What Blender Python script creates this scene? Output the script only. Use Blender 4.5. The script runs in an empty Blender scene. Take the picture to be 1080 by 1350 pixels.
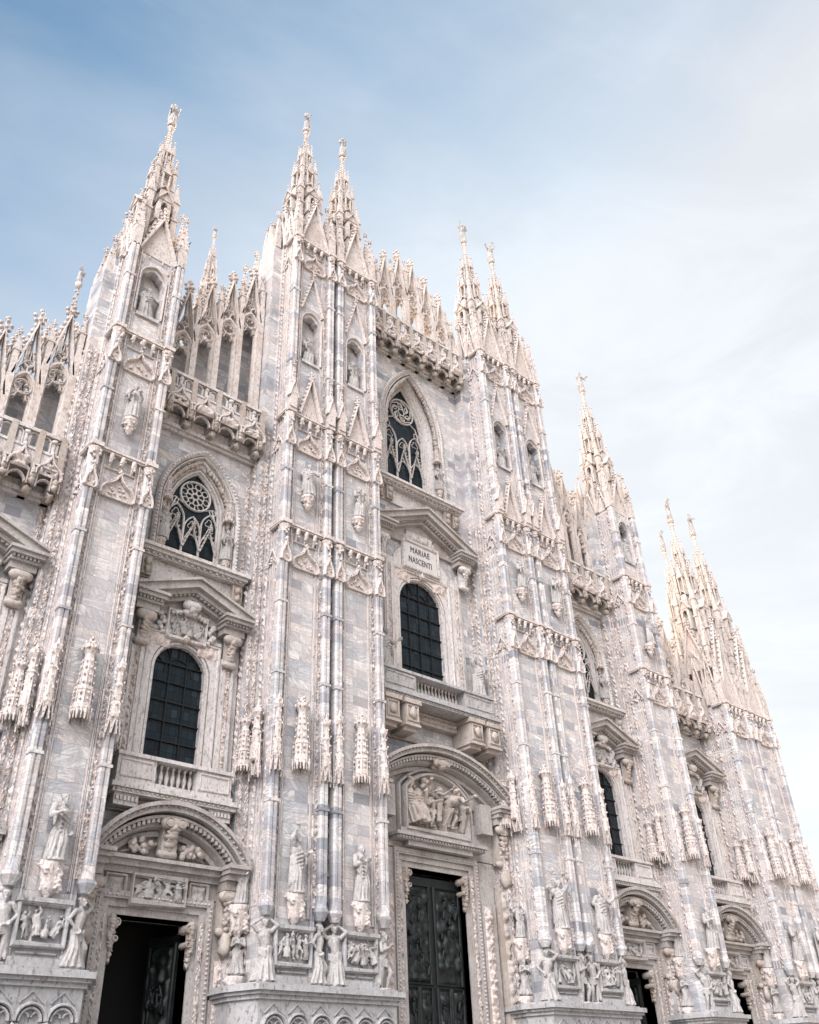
import bpy, bmesh, math, random
from mathutils import Vector, Matrix, noise
random.seed(7)
PI = math.pi
S = 0.78                      # metres per layout unit
sc = bpy.context.scene
COL = sc.collection

# ------------------------------------------------------------------ camera
cd = bpy.data.cameras.new('camera'); cam = bpy.data.objects.new('camera', cd); COL.objects.link(cam)
sc.camera = cam
cd.sensor_fit = 'VERTICAL'; cd.sensor_height = 36; cd.lens = 36*1199.0/1350; cd.clip_end = 5000; cd.clip_start = .1
_y, _t, _r = [math.radians(a) for a in (-42.523, 34.103, -2.619)]
fwd = Vector((-math.sin(_y)*math.cos(_t), math.cos(_y)*math.cos(_t), math.sin(_t)))
rt = Vector((math.cos(_y), math.sin(_y), 0)); up = rt.cross(fwd)
r2 = rt*math.cos(_r)+up*math.sin(_r); u2 = -rt*math.sin(_r)+up*math.cos(_r)
M = Matrix((r2, u2, -fwd)).transposed().to_4x4()
M.translation = Vector((-37.923, -40.663, 1.594))*S
cam.matrix_world = M

# ------------------------------------------------------------------ sky and sun
SUN_EL, SUN_AZ = 24.0, 58.0    # azimuth measured from +y (behind the facade) towards +x (right)
w = bpy.data.worlds.new('World'); sc.world = w; w.use_nodes = True
nt = w.node_tree; nd = nt.nodes; lk = nt.links
bg = nd['Background']
sky = nd.new('ShaderNodeTexSky'); sky.sky_type = 'NISHITA'; sky.sun_disc = False
sky.sun_elevation = math.radians(SUN_EL); sky.sun_rotation = math.radians(SUN_AZ)
sky.air_density = 1.0; sky.dust_density = 1.6; sky.ozone_density = 1.0
tc = nd.new('ShaderNodeTexCoord')
mp = nd.new('ShaderNodeMapping'); mp.inputs['Scale'].default_value = (1.0, 1.9, 3.4); mp.inputs['Rotation'].default_value = (0.3, 0.25, 0.7)
lk.new(tc.outputs['Generated'], mp.inputs['Vector'])
n1 = nd.new('ShaderNodeTexNoise'); n1.inputs['Scale'].default_value = 1.7; n1.inputs['Detail'].default_value = 9; n1.inputs['Roughness'].default_value = .56; n1.inputs['Distortion'].default_value = .5
lk.new(mp.outputs[0], n1.inputs['Vector'])
cr = nd.new('ShaderNodeMapRange'); cr.interpolation_type = 'SMOOTHSTEP'; cr.inputs['From Min'].default_value = .33; cr.inputs['From Max'].default_value = .74; cr.inputs['To Min'].default_value = 0.20; cr.inputs['To Max'].default_value = .50
lk.new(n1.outputs['Fac'], cr.inputs['Value'])
# thin cloud is brighter towards the sun, as real cirrus is
sd = Vector((math.sin(math.radians(SUN_AZ))*math.cos(math.radians(SUN_EL)), math.cos(math.radians(SUN_AZ))*math.cos(math.radians(SUN_EL)), math.sin(math.radians(SUN_EL))))
dp = nd.new('ShaderNodeVectorMath'); dp.operation = 'DOT_PRODUCT'; dp.inputs[1].default_value = sd
lk.new(tc.outputs['Generated'], dp.inputs[0])
def wmath(op, a, b=0.0):
    x = nd.new('ShaderNodeMath'); x.operation = op
    for i, v in enumerate((a, b)):
        if isinstance(v, (int, float)): x.inputs[i].default_value = v
        else: lk.new(v, x.inputs[i])
    return x.outputs[0]
dv = dp.outputs['Value']
lum = wmath('ADD', wmath('ADD', 1.5, wmath('MULTIPLY', wmath('POWER', wmath('MAXIMUM', dv, 0.0), 1.5), .62)), wmath('MULTIPLY', wmath('MAXIMUM', wmath('MULTIPLY', dv, -1.0), 0.0), .7))  # last term brightens the unseen sky opposite the sun to light the front
cl = nd.new('ShaderNodeVectorMath'); cl.operation = 'SCALE'; cl.inputs[0].default_value = (.95, .985, 1.05)
n2 = nd.new('ShaderNodeTexNoise'); n2.inputs['Scale'].default_value = 2.6; n2.inputs['Detail'].default_value = 8; n2.inputs['Roughness'].default_value = .6; n2.inputs['Distortion'].default_value = .8
mp2 = nd.new('ShaderNodeMapping'); mp2.inputs['Scale'].default_value = (1.0, 1.3, 3.2); mp2.inputs['Location'].default_value = (3.1, .4, 1.7); lk.new(tc.outputs['Generated'], mp2.inputs['Vector']); lk.new(mp2.outputs[0], n2.inputs['Vector'])
wis = nd.new('ShaderNodeMapRange'); wis.interpolation_type = 'SMOOTHSTEP'; wis.inputs['From Min'].default_value = .34; wis.inputs['From Max'].default_value = .62; wis.inputs['To Min'].default_value = .95; wis.inputs['To Max'].default_value = 1.06; lk.new(n2.outputs['Fac'], wis.inputs['Value'])
lk.new(wmath('MULTIPLY', lum, wis.outputs[0]), cl.inputs['Scale'])
# unseen warm lobe of sky brightness, added to light the front
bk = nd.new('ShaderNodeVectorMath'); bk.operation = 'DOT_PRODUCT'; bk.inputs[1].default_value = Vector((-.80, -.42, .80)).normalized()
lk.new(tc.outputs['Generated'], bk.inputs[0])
fill_lobe = nd.new('ShaderNodeVectorMath'); fill_lobe.operation = 'SCALE'; fill_lobe.inputs[0].default_value = (1.0, .94, .925)
lk.new(wmath('MULTIPLY', wmath('POWER', wmath('MAXIMUM', bk.outputs['Value'], 0.0), 12.0), 33.0), fill_lobe.inputs['Scale'])
# a clearing in the cloud high over the north-west
clr = nd.new('ShaderNodeVectorMath'); clr.operation = 'DOT_PRODUCT'; clr.inputs[1].default_value = Vector((-.06, .30, .91)).normalized()
lk.new(tc.outputs['Generated'], clr.inputs[0])
hole = nd.new('ShaderNodeMapRange'); hole.interpolation_type = 'SMOOTHSTEP'; hole.inputs['From Min'].default_value = .60; hole.inputs['From Max'].default_value = 1.0; hole.inputs['To Min'].default_value = .50; hole.inputs['To Max'].default_value = -.40
lk.new(clr.outputs['Value'], hole.inputs['Value'])
cov = wmath('MINIMUM', wmath('MAXIMUM', wmath('ADD', wmath('ADD', hole.outputs[0], cr.outputs[0]), wmath('MULTIPLY', wmath('POWER', wmath('MAXIMUM', dv, 0.0), 3.0), .7)), .05), .985)
mx = nd.new('ShaderNodeMix'); mx.data_type = 'RGBA'
lk.new(cov, mx.inputs['Factor']); tint = nd.new('ShaderNodeVectorMath'); tint.operation = 'MULTIPLY'; tint.inputs[1].default_value = (.34, .46, .47); lk.new(sky.outputs[0], tint.inputs[0]); lk.new(tint.outputs[0], mx.inputs[6]); lk.new(cl.outputs[0], mx.inputs[7])
ad = nd.new('ShaderNodeVectorMath'); ad.operation = 'ADD'; lk.new(mx.outputs[2], ad.inputs[0]); lk.new(fill_lobe.outputs[0], ad.inputs[1]); lk.new(ad.outputs[0], bg.inputs['Color']); bg.inputs['Strength'].default_value = .10
sl = bpy.data.lights.new('sun', 'SUN'); sl.energy = 5.0; sl.angle = math.radians(.6); sl.color = (1, .74, .48)
so = bpy.data.objects.new('sun', sl); COL.objects.link(so); so.location = sd*200
so.rotation_euler = sd.to_track_quat('Z', 'Y').to_euler()
sc.view_settings.view_transform = 'Standard'; sc.view_settings.look = 'None'; sc.view_settings.gamma = 1; sc.view_settings.use_curve_mapping = False
sc.view_settings.exposure = 2.15
sc.cycles.max_bounces = 5; sc.cycles.diffuse_bounces = 1

# ------------------------------------------------------------------ materials
class G:
    def __init__(s, name):
        s.m = bpy.data.materials.new(name); s.m.use_nodes = True; s.t = s.m.node_tree
        s.b = s.t.nodes['Principled BSDF']
    def n(s, typ, ins=None, **kw):
        x = s.t.nodes.new('ShaderNode'+typ)
        for k, v in kw.items(): setattr(x, k, v)
        for k, v in (ins or {}).items():
            if isinstance(v, bpy.types.NodeSocket): s.t.links.new(v, x.inputs[k])
            else: x.inputs[k].default_value = v
        return x
    def math(s, op, a, b=0.0):
        return s.n('Math', {0: a, 1: b}, operation=op).outputs[0]
    def mix(s, f, a, b, mode='MIX'):
        x = s.n('Mix', {0: f, 6: a, 7: b}, data_type='RGBA', blend_type=mode); return x.outputs[2]
    def ramp(s, v, stops, interp='LINEAR'):
        x = s.n('ValToRGB', {0: v}); r = x.color_ramp; r.interpolation = interp
        while len(r.elements) < len(stops): r.elements.new(.5)
        for e, (p, c) in zip(r.elements, stops):
            e.position = p; e.color = (*c, 1) if len(c) == 3 else c
        return x.outputs[0]
    def link(s, a, b): s.t.links.new(a, b)
    def bump(s, h, strength=.5, dist=.02):
        x = s.n('Bump', {'Height': h, 'Strength': strength, 'Distance': dist}); s.link(x.outputs[0], s.b.inputs['Normal'])

def marble_blocks(name, bw=1.15, rh=.43, dark=1.0):
    g = G(name)
    pos = g.n('NewGeometry').outputs['Position']
    xyz = g.n('SeparateXYZ', {0: pos})
    u = g.math('ADD', xyz.outputs[0], xyz.outputs[1])
    uv = g.n('CombineXYZ', {0: u, 1: xyz.outputs[2]}).outputs[0]
    br = g.n('TexBrick', {'Vector': uv, 'Color1': (0, 0, 0, 1), 'Color2': (1, 1, 1, 1), 'Mortar': (.5, .5, .5, 1), 'Scale': 1.0, 'Mortar Size': .007, 'Mortar Smooth': .3, 'Bias': 0.0, 'Brick Width': bw, 'Row Height': rh}, offset=.37, squash=.55, squash_frequency=2)
    r = g.n('SeparateColor', {0: br.outputs['Color']}).outputs[0]
    base = g.ramp(r, [(0, (.52, .525, .54)), (.13, (.70, .69, .68)), (.28, (.66, .61, .58)), (.40, (.40, .41, .44)), (.49, (.77, .75, .735)), (.64, (.57, .575, .59)), (.76, (.74, .695, .67)), (.89, (.27, .285, .32)), (.93, (.64, .635, .635))], 'CONSTANT')
    # veins: each block has its own slant
    ang = g.n('MapRange', {0: r, 3: -.95, 4: .55}).outputs[0]
    rot = g.n('VectorRotate', {'Vector': pos, 'Angle': ang}, rotation_type='Y_AXIS').outputs[0]
    st = g.n('VectorMath', {0: rot, 1: (.7, .7, 4.2)}, operation='MULTIPLY').outputs[0]
    w4 = g.math('MULTIPLY', r, 37.0)
    nz = g.n('TexNoise', {'Vector': st, 'W': w4, 'Scale': 1.5, 'Detail': 6, 'Roughness': .62, 'Distortion': .5}, noise_dimensions='4D').outputs['Fac']
    soft = g.ramp(nz, [(.34, (.56, .58, .62)), (.43, (.90, .90, .92)), (.56, (1, 1, 1)), (.70, (1.0, .96, .93))])
    c = g.mix(1.0, base, soft, 'MULTIPLY')
    ridge = g.math('ABSOLUTE', g.math('SUBTRACT', nz, .5))
    vein = g.ramp(ridge, [(0, (1, 1, 1)), (.028, (.6, .6, .6)), (.075, (0, 0, 0))])
    big = g.n('TexNoise', {'Vector': pos, 'Scale': .8, 'Detail': 3}).outputs['Fac']
    vm = g.math('MULTIPLY', g.n('SeparateColor', {0: vein}).outputs[0], g.n('MapRange', {0: big, 1: .42, 2: .68, 3: .45, 4: 1.0}).outputs[0])
    c = g.mix(vm, c, (.25, .26, .30, 1))
    # weather staining: tan wash and grey rain streaks
    sv = g.n('VectorMath', {0: pos, 1: (2.4, 2.4, .16)}, operation='MULTIPLY').outputs[0]
    sn = g.n('TexNoise', {'Vector': sv, 'Scale': 1.0, 'Detail': 6, 'Roughness': .65}).outputs['Fac']
    c = g.mix(g.n('MapRange', {0: sn, 1: .52, 2: .70, 3: 0, 4: .62}).outputs[0], c, (.33, .31, .31, 1))
    tn = g.n('TexNoise', {'Vector': pos, 'Scale': .33, 'Detail': 5}).outputs['Fac']
    c = g.mix(g.n('MapRange', {0: tn, 1: .48, 2: .72, 3: 0, 4: .38}).outputs[0], c, (.66, .56, .52, 1))
    c = g.mix(g.math('MULTIPLY', br.outputs['Fac'], .85), c, (.22, .20, .19, 1))
    fn = g.n('TexNoise', {'Vector': pos, 'Scale': 14.0, 'Detail': 4}).outputs['Fac']
    c = g.mix(1.0, c, g.ramp(fn, [(.3, (.9, .9, .9)), (.6, (1.03, 1.03, 1.03))]), 'MULTIPLY')
    g.link(c, g.b.inputs['Base Color']); g.b.inputs['Roughness'].default_value = .62
    h = g.math('SUBTRACT', g.math('MULTIPLY', fn, .25), br.outputs['Fac'])
    g.bump(h, .5, .012)
    return g.m

def marble_carved(name, tint=(.70, .655, .63), stain=(.50, .40, .32), amt=.6, bscale=9.0, bstr=.8, soot=.6):
    g = G(name)
    pos = g.n('NewGeometry').outputs['Position']
    sv = g.n('VectorMath', {0: pos, 1: (1, 1, .5)}, operation='MULTIPLY').outputs[0]
    n = g.n('TexNoise', {'Vector': sv, 'Scale': 1.3, 'Detail': 7, 'Roughness': .65}).outputs['Fac']
    c = g.mix(g.n('MapRange', {0: n, 1: .45, 2: .72, 3: 0, 4: amt}).outputs[0], (*tint, 1), (*stain, 1))
    n2 = g.n('TexNoise', {'Vector': pos, 'Scale': 2.7, 'Detail': 6, 'Roughness': .7, 'Distortion': .6}).outputs['Fac']
    c = g.mix(g.n('MapRange', {0: n2, 1: .56, 2: .74, 3: 0, 4: soot}).outputs[0], c, (.30, .31, .34, 1))
    n3 = g.n('TexNoise', {'Vector': pos, 'Scale': bscale, 'Detail': 5, 'Roughness': .6}).outputs['Fac']
    c = g.mix(1.0, c, g.ramp(n3, [(.3, (.84, .83, .82)), (.62, (1.04, 1.04, 1.04))]), 'MULTIPLY')
    n4 = g.n('TexNoise', {'Vector': g.n('VectorMath', {0: pos, 1: (1, 1, .45)}, operation='MULTIPLY').outputs[0], 'Scale': bscale*1.25, 'Detail': 5, 'Roughness': .5, 'Distortion': .4}).outputs['Fac']
    c = g.mix(g.n('MapRange', {0: n4, 1: .54, 2: .70, 3: 0, 4: soot*1.2}).outputs[0], c, (.17, .145, .14, 1))
    g.link(c, g.b.inputs['Base Color']); g.b.inputs['Roughness'].default_value = .7
    g.bump(n3, bstr, .03)
    return g.m

MB_ = marble_blocks('marble_block_masonry')
MC = marble_carved('carved_marble', (.64, .61, .60), (.43, .37, .33))
MP = marble_carved('carved_pink_marble', (.66, .595, .57), (.50, .41, .37), .5, 11, 1.0, .65)
MO = marble_carved('weathered_ochre_marble', (.48, .43, .395), (.34, .265, .21), .85, 8, .8, .45)
MD = marble_carved('weathered_portal_marble', (.45, .425, .41), (.28, .225, .20), .85, 12, .7, .6)
MBAND = marble_carved('leaf_band_marble', (.69, .60, .565), (.48, .37, .32), .6, 13, 1.0, .85)
MG = marble_carved('bluish_grey_marble', (.43, .43, .44), (.29, .28, .28), .8, 7, .6, .8)
MS = marble_carved('statue_marble', (.45, .44, .435), (.26, .235, .22), .7, 14, .6, .6)
MSP = marble_carved('spire_marble', (.64, .585, .555), (.42, .34, .29), .75, 7, .9, .6)

def simple(name, col, rough, metal=0.0, bsc=None, bst=.3, var=None):
    g = G(name); g.b.inputs['Base Color'].default_value = (*col, 1)
    g.b.inputs['Roughness'].default_value = rough; g.b.inputs['Metallic'].default_value = metal
    pos = g.n('NewGeometry').outputs['Position']
    if var:
        n = g.n('TexNoise', {'Vector': pos, 'Scale': 3.0, 'Detail': 5}).outputs['Fac']
        g.link(g.mix(g.n('MapRange', {0: n, 1: .4, 2: .65}).outputs[0], (*col, 1), (*var, 1)), g.b.inputs['Base Color'])
    if bsc:
        g.bump(g.n('TexNoise', {'Vector': pos, 'Scale': bsc, 'Detail': 3}).outputs['Fac'], bst, .02)
    return g.m
def leaded_glass():
    g = G('dark_leaded_glass'); xyz = g.n('SeparateXYZ', {0: g.n('NewGeometry').outputs['Position']})
    uv = g.n('CombineXYZ', {0: g.math('ADD', xyz.outputs[0], xyz.outputs[1]), 1: xyz.outputs[2]}).outputs[0]
    br = g.n('TexBrick', {'Vector': uv, 'Color1': (0, 0, 0, 1), 'Color2': (1, 1, 1, 1), 'Mortar': (0, 0, 0, 1), 'Scale': 1.0, 'Mortar Size': .012, 'Brick Width': .27, 'Row Height': .36}, offset=0.0)
    r = g.n('SeparateColor', {0: br.outputs['Color']}).outputs[0]
    c = g.ramp(r, [(0, (.006, .010, .013)), (.4, (.012, .022, .028)), (.7, (.008, .014, .020)), (1, (.022, .036, .045))])
    g.link(g.mix(br.outputs['Fac'], c, (.004, .004, .004, 1)), g.b.inputs['Base Color']); g.b.inputs['Roughness'].default_value = .25; g.b.inputs['Specular IOR Level'].default_value = .25
    g.bump(g.math('ADD', g.math('MULTIPLY', r, .5), br.outputs['Fac']), .25, .02); return g.m
GLASS = leaded_glass()
LEAD = simple('black_iron', (.005, .005, .006), .7)
BRONZE = simple('dark_patinated_bronze', (.007, .0085, .009), .5, .2, 9, .5, (.012, .019, .019))
DARK = simple('painted_interior_shade', (.0035, .003, .003), .8)  # near-black colour paints in the shade of the unlit interior
INK = simple('black_lettering', (.07, .065, .065), .6)
PLAQUE = simple('pale_marble_plaque', (.60, .58, .57), .5, 0, 5, .1, (.52, .51, .51))
def paving():
    g = G('stone_paving'); pos = g.n('NewGeometry').outputs['Position']
    br = g.n('TexBrick', {'Vector': pos, 'Color1': (.19, .18, .175, 1), 'Color2': (.26, .245, .235, 1), 'Mortar': (.16, .15, .14, 1), 'Scale': 1.0, 'Mortar Size': .01, 'Brick Width': 1.2, 'Row Height': .6})
    n = g.n('TexNoise', {'Vector': pos, 'Scale': .5, 'Detail': 6}).outputs['Fac']
    g.link(g.mix(1.0, br.outputs['Color'], g.ramp(n, [(.3, (.8, .8, .8)), (.7, (1.1, 1.08, 1.05))]), 'MULTIPLY'), g.b.inputs['Base Color'])
    g.b.inputs['Roughness'].default_value = .7
    return g.m
PAVE = paving()

# ------------------------------------------------------------------ mesh builder (x, d towards the viewer, z) in layout units
class B:
    def __init__(s): s.v = []; s.f = []; s.m = []; s.s = []
    def add(s, vs, fs, mi=0, sm=False):
        o = len(s.v); s.v += [tuple(p) for p in vs]
        for f in fs: s.f.append([i+o for i in f]); s.m.append(mi); s.s.append(sm)
        return s
    def merge(s, o, T=None, mi=None):
        vs = o.v
        if T is not None: vs = [T(p) for p in vs]
        k = len(s.v); s.v += vs
        for f, a, b in zip(o.f, o.m, o.s): s.f.append([i+k for i in f]); s.m.append(a if mi is None else mi); s.s.append(b)
        return s
    def box(s, x0, x1, d0, d1, z0, z1, mi=0, bev=0):
        if bev:
            b = bev
            pts = [(x0+b, d0), (x1-b, d0), (x1, d0+b), (x1, d1-b), (x1-b, d1), (x0+b, d1), (x0, d1-b), (x0, d0+b)]
            return s.vprism(pts, z0, z1, mi)
        vs = [(x, d, z) for z in (z0, z1) for d in (d0, d1) for x in (x0, x1)]
        return s.add(vs, [(0, 1, 3, 2), (4, 6, 7, 5), (0, 4, 5, 1), (2, 3, 7, 6), (0, 2, 6, 4), (1, 5, 7, 3)], mi)
    def vprism(s, pts, z0, z1, mi=0, top=None):
        n = len(pts); t = top or pts
        vs = [(a, b, z0) for a, b in pts]+[(a, b, z1) for a, b in t]
        fs = [(i, (i+1) % n, n+(i+1) % n, n+i) for i in range(n)]+[list(range(n))[::-1], [n+i for i in range(n)]]
        return s.add(vs, fs, mi)
    def fprism(s, pts, d0, d1, mi=0):              # polygon in x,z extruded in depth
        n = len(pts)
        vs = [(a, d0, b) for a, b in pts]+[(a, d1, b) for a, b in pts]
        fs = [(i, (i+1) % n, n+(i+1) % n, n+i) for i in range(n)]+[list(range(n))[::-1], [n+i for i in range(n)]]
        return s.add(vs, fs, mi)
    def pyr(s, x, d, z0, z1, r, mi=0, n=4, r1=.02, rot=PI/4):
        p = [(x+r*math.cos(rot+2*PI*i/n), d+r*math.sin(rot+2*PI*i/n)) for i in range(n)]
        q = [(x+r1*math.cos(rot+2*PI*i/n), d+r1*math.sin(rot+2*PI*i/n)) for i in range(n)]
        return s.vprism(p, z0, z1, mi, q)
    def lathe(s, prof, x=0, d=0, n=8, mi=0, sm=True, rot=0, fn=None):   # prof list of (r,z)
        vs = []
        for j, (r, z) in enumerate(prof):
            for i in range(n):
                a = rot+2*PI*i/n; rr = r*(fn(a, j) if fn else 1)
                vs.append((x+rr*math.cos(a), d+rr*math.sin(a), z))
        m = len(prof)
        fs = [(j*n+i, j*n+(i+1) % n, (j+1)*n+(i+1) % n, (j+1)*n+i) for j in range(m-1) for i in range(n)]
        fs += [list(range(n))[::-1], [(m-1)*n+i for i in range(n)]]
        return s.add(vs, fs, mi, sm)
    def band(s, path, t, d0, d1, mi=0, closed=False, soft=True, t2=None):
        # moulding of half width t following a path in the x,z plane; t2 = outer half width
        n = len(path); t2 = t if t2 is None else t2
        def nrm(i):
            a = path[(i-1) % n] if closed or i > 0 else path[i]; b = path[(i+1) % n] if closed or i < n-1 else path[i]
            dx, dz = b[0]-a[0], b[1]-a[1]; L = math.hypot(dx, dz) or 1
            nx, nz = -dz/L, dx/L
            # mitre
            if (closed or 0 < i < n-1):
                e = (path[i][0]-a[0], path[i][1]-a[1]); l = math.hypot(*e) or 1
                c = (-e[1]/l)*nx+(e[0]/l)*nz
                k = 1/max(c, .45); nx *= k; nz *= k
            return nx, nz
        dm = d0+(d1-d0)*.6
        sec = [(-t, d0), (-t, dm), (-t*.45, d1), (t2*.45, d1), (t2, dm), (t2, d0)] if soft else [(-t, d0), (-t, d1), (t2, d1), (t2, d0)]
        k = len(sec); vs = []
        for i in range(n):
            nx, nz = nrm(i)
            for o, d in sec: vs.append((path[i][0]+nx*o, d, path[i][1]+nz*o))
        fs = []
        for i in range(n if closed else n-1):
            j = (i+1) % n
            for q in range(k): fs.append((i*k+q, i*k+(q+1) % k, j*k+(q+1) % k, j*k+q))
        if not closed: fs += [list(range(k)), [(n-1)*k+q for q in range(k)][::-1]]
        return s.add(vs, fs, mi)
    def blob(s, x, d, z, rx, rd=None, rz=None, mi=0, lump=.25, n=1):
        rd = rx if rd is None else rd; rz = rx if rz is None else rz
        V, F = ICO[n]; o = random.random()*50
        vs = []
        for p in V:
            k = 1+lump*noise.noise((p[0]*2+o, p[1]*2, p[2]*2+o))*1.6
            vs.append((x+p[0]*rx*k, d+p[1]*rd*k, z+p[2]*rz*k))
        return s.add(vs, F, mi, True)
    def cap(s, p0, p1, r0, r1, n=8, mi=0):          # tapered capsule between two points
        p0 = Vector(p0); p1 = Vector(p1); ax = (p1-p0); L = ax.length or 1e-4; ax /= L
        a = ax.orthogonal().normalized(); b = ax.cross(a)
        rings = [(-r0, .02), (-r0*.7, r0*.7), (0, r0), (L*.5, (r0+r1)/2), (L, r1), (L+r1*.7, r1*.7), (L+r1, .02*r1/max(r0, 1e-4))]
        vs = []
        for t, r in rings:
            for i in range(n):
                q = p0+ax*t+(a*math.cos(2*PI*i/n)+b*math.sin(2*PI*i/n))*max(r, .004)
                vs.append(tuple(q))
        m = len(rings)
        fs = [(j*n+i, j*n+(i+1) % n, (j+1)*n+(i+1) % n, (j+1)*n+i) for j in range(m-1) for i in range(n)]
        fs += [list(range(n))[::-1], [(m-1)*n+i for i in range(n)]]
        return s.add(vs, fs, mi, True)
    def mesh(s, name, mats, scale=True, recalc=True):
        me = bpy.data.meshes.new(name); k = S if scale else 1
        me.from_pydata([(x*k, -d*k, z*k) for x, d, z in s.v], [], s.f)
        for m in (mats if isinstance(mats, (list, tuple)) else [mats]): me.materials.append(m)
        me.polygons.foreach_set('material_index', s.m); me.polygons.foreach_set('use_smooth', s.s)
        if recalc:
            bm = bmesh.new(); bm.from_mesh(me); bmesh.ops.recalc_face_normals(bm, faces=bm.faces); bm.to_mesh(me); bm.free()
        me.update(); return me
    def build(s, name, mats, parent=None, at=(0, 0, 0), recalc=True):
        o = bpy.data.objects.new(name, s.mesh(name, mats, recalc=recalc)); COL.objects.link(o)
        o.parent = parent; o.location = (at[0]*S, -at[1]*S, at[2]*S); return o

def _ico():
    out = {}
    for k in (1, 2):
        bm = bmesh.new(); bmesh.ops.create_icosphere(bm, subdivisions=k, radius=1)
        out[k] = ([tuple(v.co) for v in bm.verts], [[v.index for v in f.verts] for f in bm.faces]); bm.free()
    return out
ICO = _ico()

def place(me, name, parent, x, d, z, rz=0, scl=1):
    o = bpy.data.objects.new(name, me); COL.objects.link(o); o.parent = parent
    o.location = (x*S, -d*S, z*S); o.rotation_euler = (0, 0, rz)
    o.scale = scl if isinstance(scl, tuple) else (scl,)*3
    return o
def empty(name, x=0, d=0, z=0, parent=None):
    o = bpy.data.objects.new(name, None); COL.objects.link(o); o.location = (x*S, -d*S, z*S); o.parent = parent; o.empty_display_size = .3
    return o
def tag(o, label=None, cat=None, group=None, kind=None):
    for k, v in (('label', label), ('category', cat), ('group', group), ('kind', kind)):
        if v: o[k] = v
    return o

# paths
def arc(cx, cz, r, a0, a1, n): return [(cx+r*math.cos(a0+(a1-a0)*i/n), cz+r*math.sin(a0+(a1-a0)*i/n)) for i in range(n+1)]
def arch(cx, w_, zs, h, n=8):
    """left spring -> apex -> right spring"""
    if abs(h-w_) < 1e-6: return arc(cx, zs, w_, PI, 0, 2*n)
    if h > w_:
        R = (w_*w_+h*h)/(2*w_); a = math.asin(min(1, h/R))
        L = arc(cx-w_+R, zs, R, PI, PI-a, n)
        return L+[(2*cx-x, z) for x, z in L[:-1]][::-1]
    R = (w_*w_+h*h)/(2*h); a = math.asin(w_/R)
    return arc(cx, zs+h-R, R, PI/2+a, PI/2-a, 2*n)
def opening(cx, w_, z0, zs, h, n=8): return [(cx-w_, z0)]+arch(cx, w_, zs, h, n)+[(cx+w_, z0)]
def circ(cx, cz, r, n=20): return arc(cx, cz, r, 0, 2*PI*(n-1)/n, n-1)
def ogee(cx, w_, z0, h, n=6):
    L = [(cx-w_, z0), (cx-w_*.98, z0+h*.22), (cx-w_*.78, z0+h*.42), (cx-w_*.45, z0+h*.55), (cx-w_*.2, z0+h*.7), (cx-w_*.06, z0+h*.88), (cx, z0+h)]
    return L+[(2*cx-x, z) for x, z in L[:-1]][::-1]
def foil(cx, cz, r, k=4, rot=PI/4, n=5):
    p = []
    for i in range(k):
        a = rot+2*PI*i/k; c = (cx+r*.5*math.cos(a), cz+r*.5*math.sin(a))
        p += arc(c[0], c[1], r*.46, a-1.75, a+1.75, n)
    return p
def along(path, step):
    out = []; acc = 0
    for (a, b), (c, e) in zip(path, path[1:]):
        L = math.hypot(c-a, e-b); t = step-acc if acc else 0
        while t <= L:
            out.append((a+(c-a)*t/L if L else a, b+(e-b)*t/L if L else b)); t += step
        acc = (L-(t-step)) % step if L else acc
    return out
def beads(b, path, step, r, d, mi=0, rd=None, rz=None, lump=.3):
    for x, z in along(path, step): b.blob(x, d, z, r*random.uniform(.8, 1.2), rd or r, (rz or r)*random.uniform(.8, 1.2), mi, lump)
def finial(b, x, d, z, s=1.0, mi=0):
    b.cap((x, d, z-.2*s), (x, d, z+.75*s), .08*s, .05*s, 5, mi)
    for zz, r, k in ((.12, .2, 4), (.42, .26, 4)):
        for i in range(k):
            a = 2*PI*i/k+PI/4*0
            b.blob(x+r*s*math.cos(a), d+r*s*math.sin(a), z+zz*s, .12*s, .12*s, .13*s, mi)
    b.blob(x, d, z+.82*s, .13*s, .13*s, .17*s, mi)
def crockets(b, p0, p1, d, step, r, mi=0):
    L = math.hypot(p1[0]-p0[0], p1[1]-p0[1]); n = max(1, int(L/step))
    for i in range(n):
        t = (i+.6)/n; b.blob(p0[0]+(p1[0]-p0[0])*t, d, p0[1]+(p1[1]-p0[1])*t, r, r, r*1.2, mi)

def strip(b, x, d, z0, z1, wd, ax='x', out=1, mi=0, cell=.085, amp=.22, seed=0):
    """vertical band of carved leaf work; ax 'x': faces the viewer, ax 'd': lies on a flank"""
    nu = 4; nz = max(2, int((z1-z0)/cell)); vs = []; r = random.Random(seed+int(x*77)); ph = r.random()*9
    for j in range(nz+1):
        z = z0+(z1-z0)*j/nz
        for i in range(nu+1):
            u = i/nu
            wv = math.sin(z*5.2+ph+3.0*(u-.5)); lf = math.sin(z*15+u*6+ph*2)*math.sin(u*PI)
            h = .5+.35*wv*math.cos((u-.5)*5)+.35*lf+r.uniform(-.25, .25)
            h = 0 if i in (0, nu) else amp*(max(-.2, min(1.2, h))-.45)
            if ax == 'x': vs.append((x-wd/2+wd*u, d+h, z))
            else: vs.append((x+out*h, d-wd/2+wd*u, z))
    fs = [(j*(nu+1)+i, j*(nu+1)+i+1, (j+1)*(nu+1)+i+1, (j+1)*(nu+1)+i) for j in range(nz) for i in range(nu)]
    b.add(vs, fs, mi)
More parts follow.
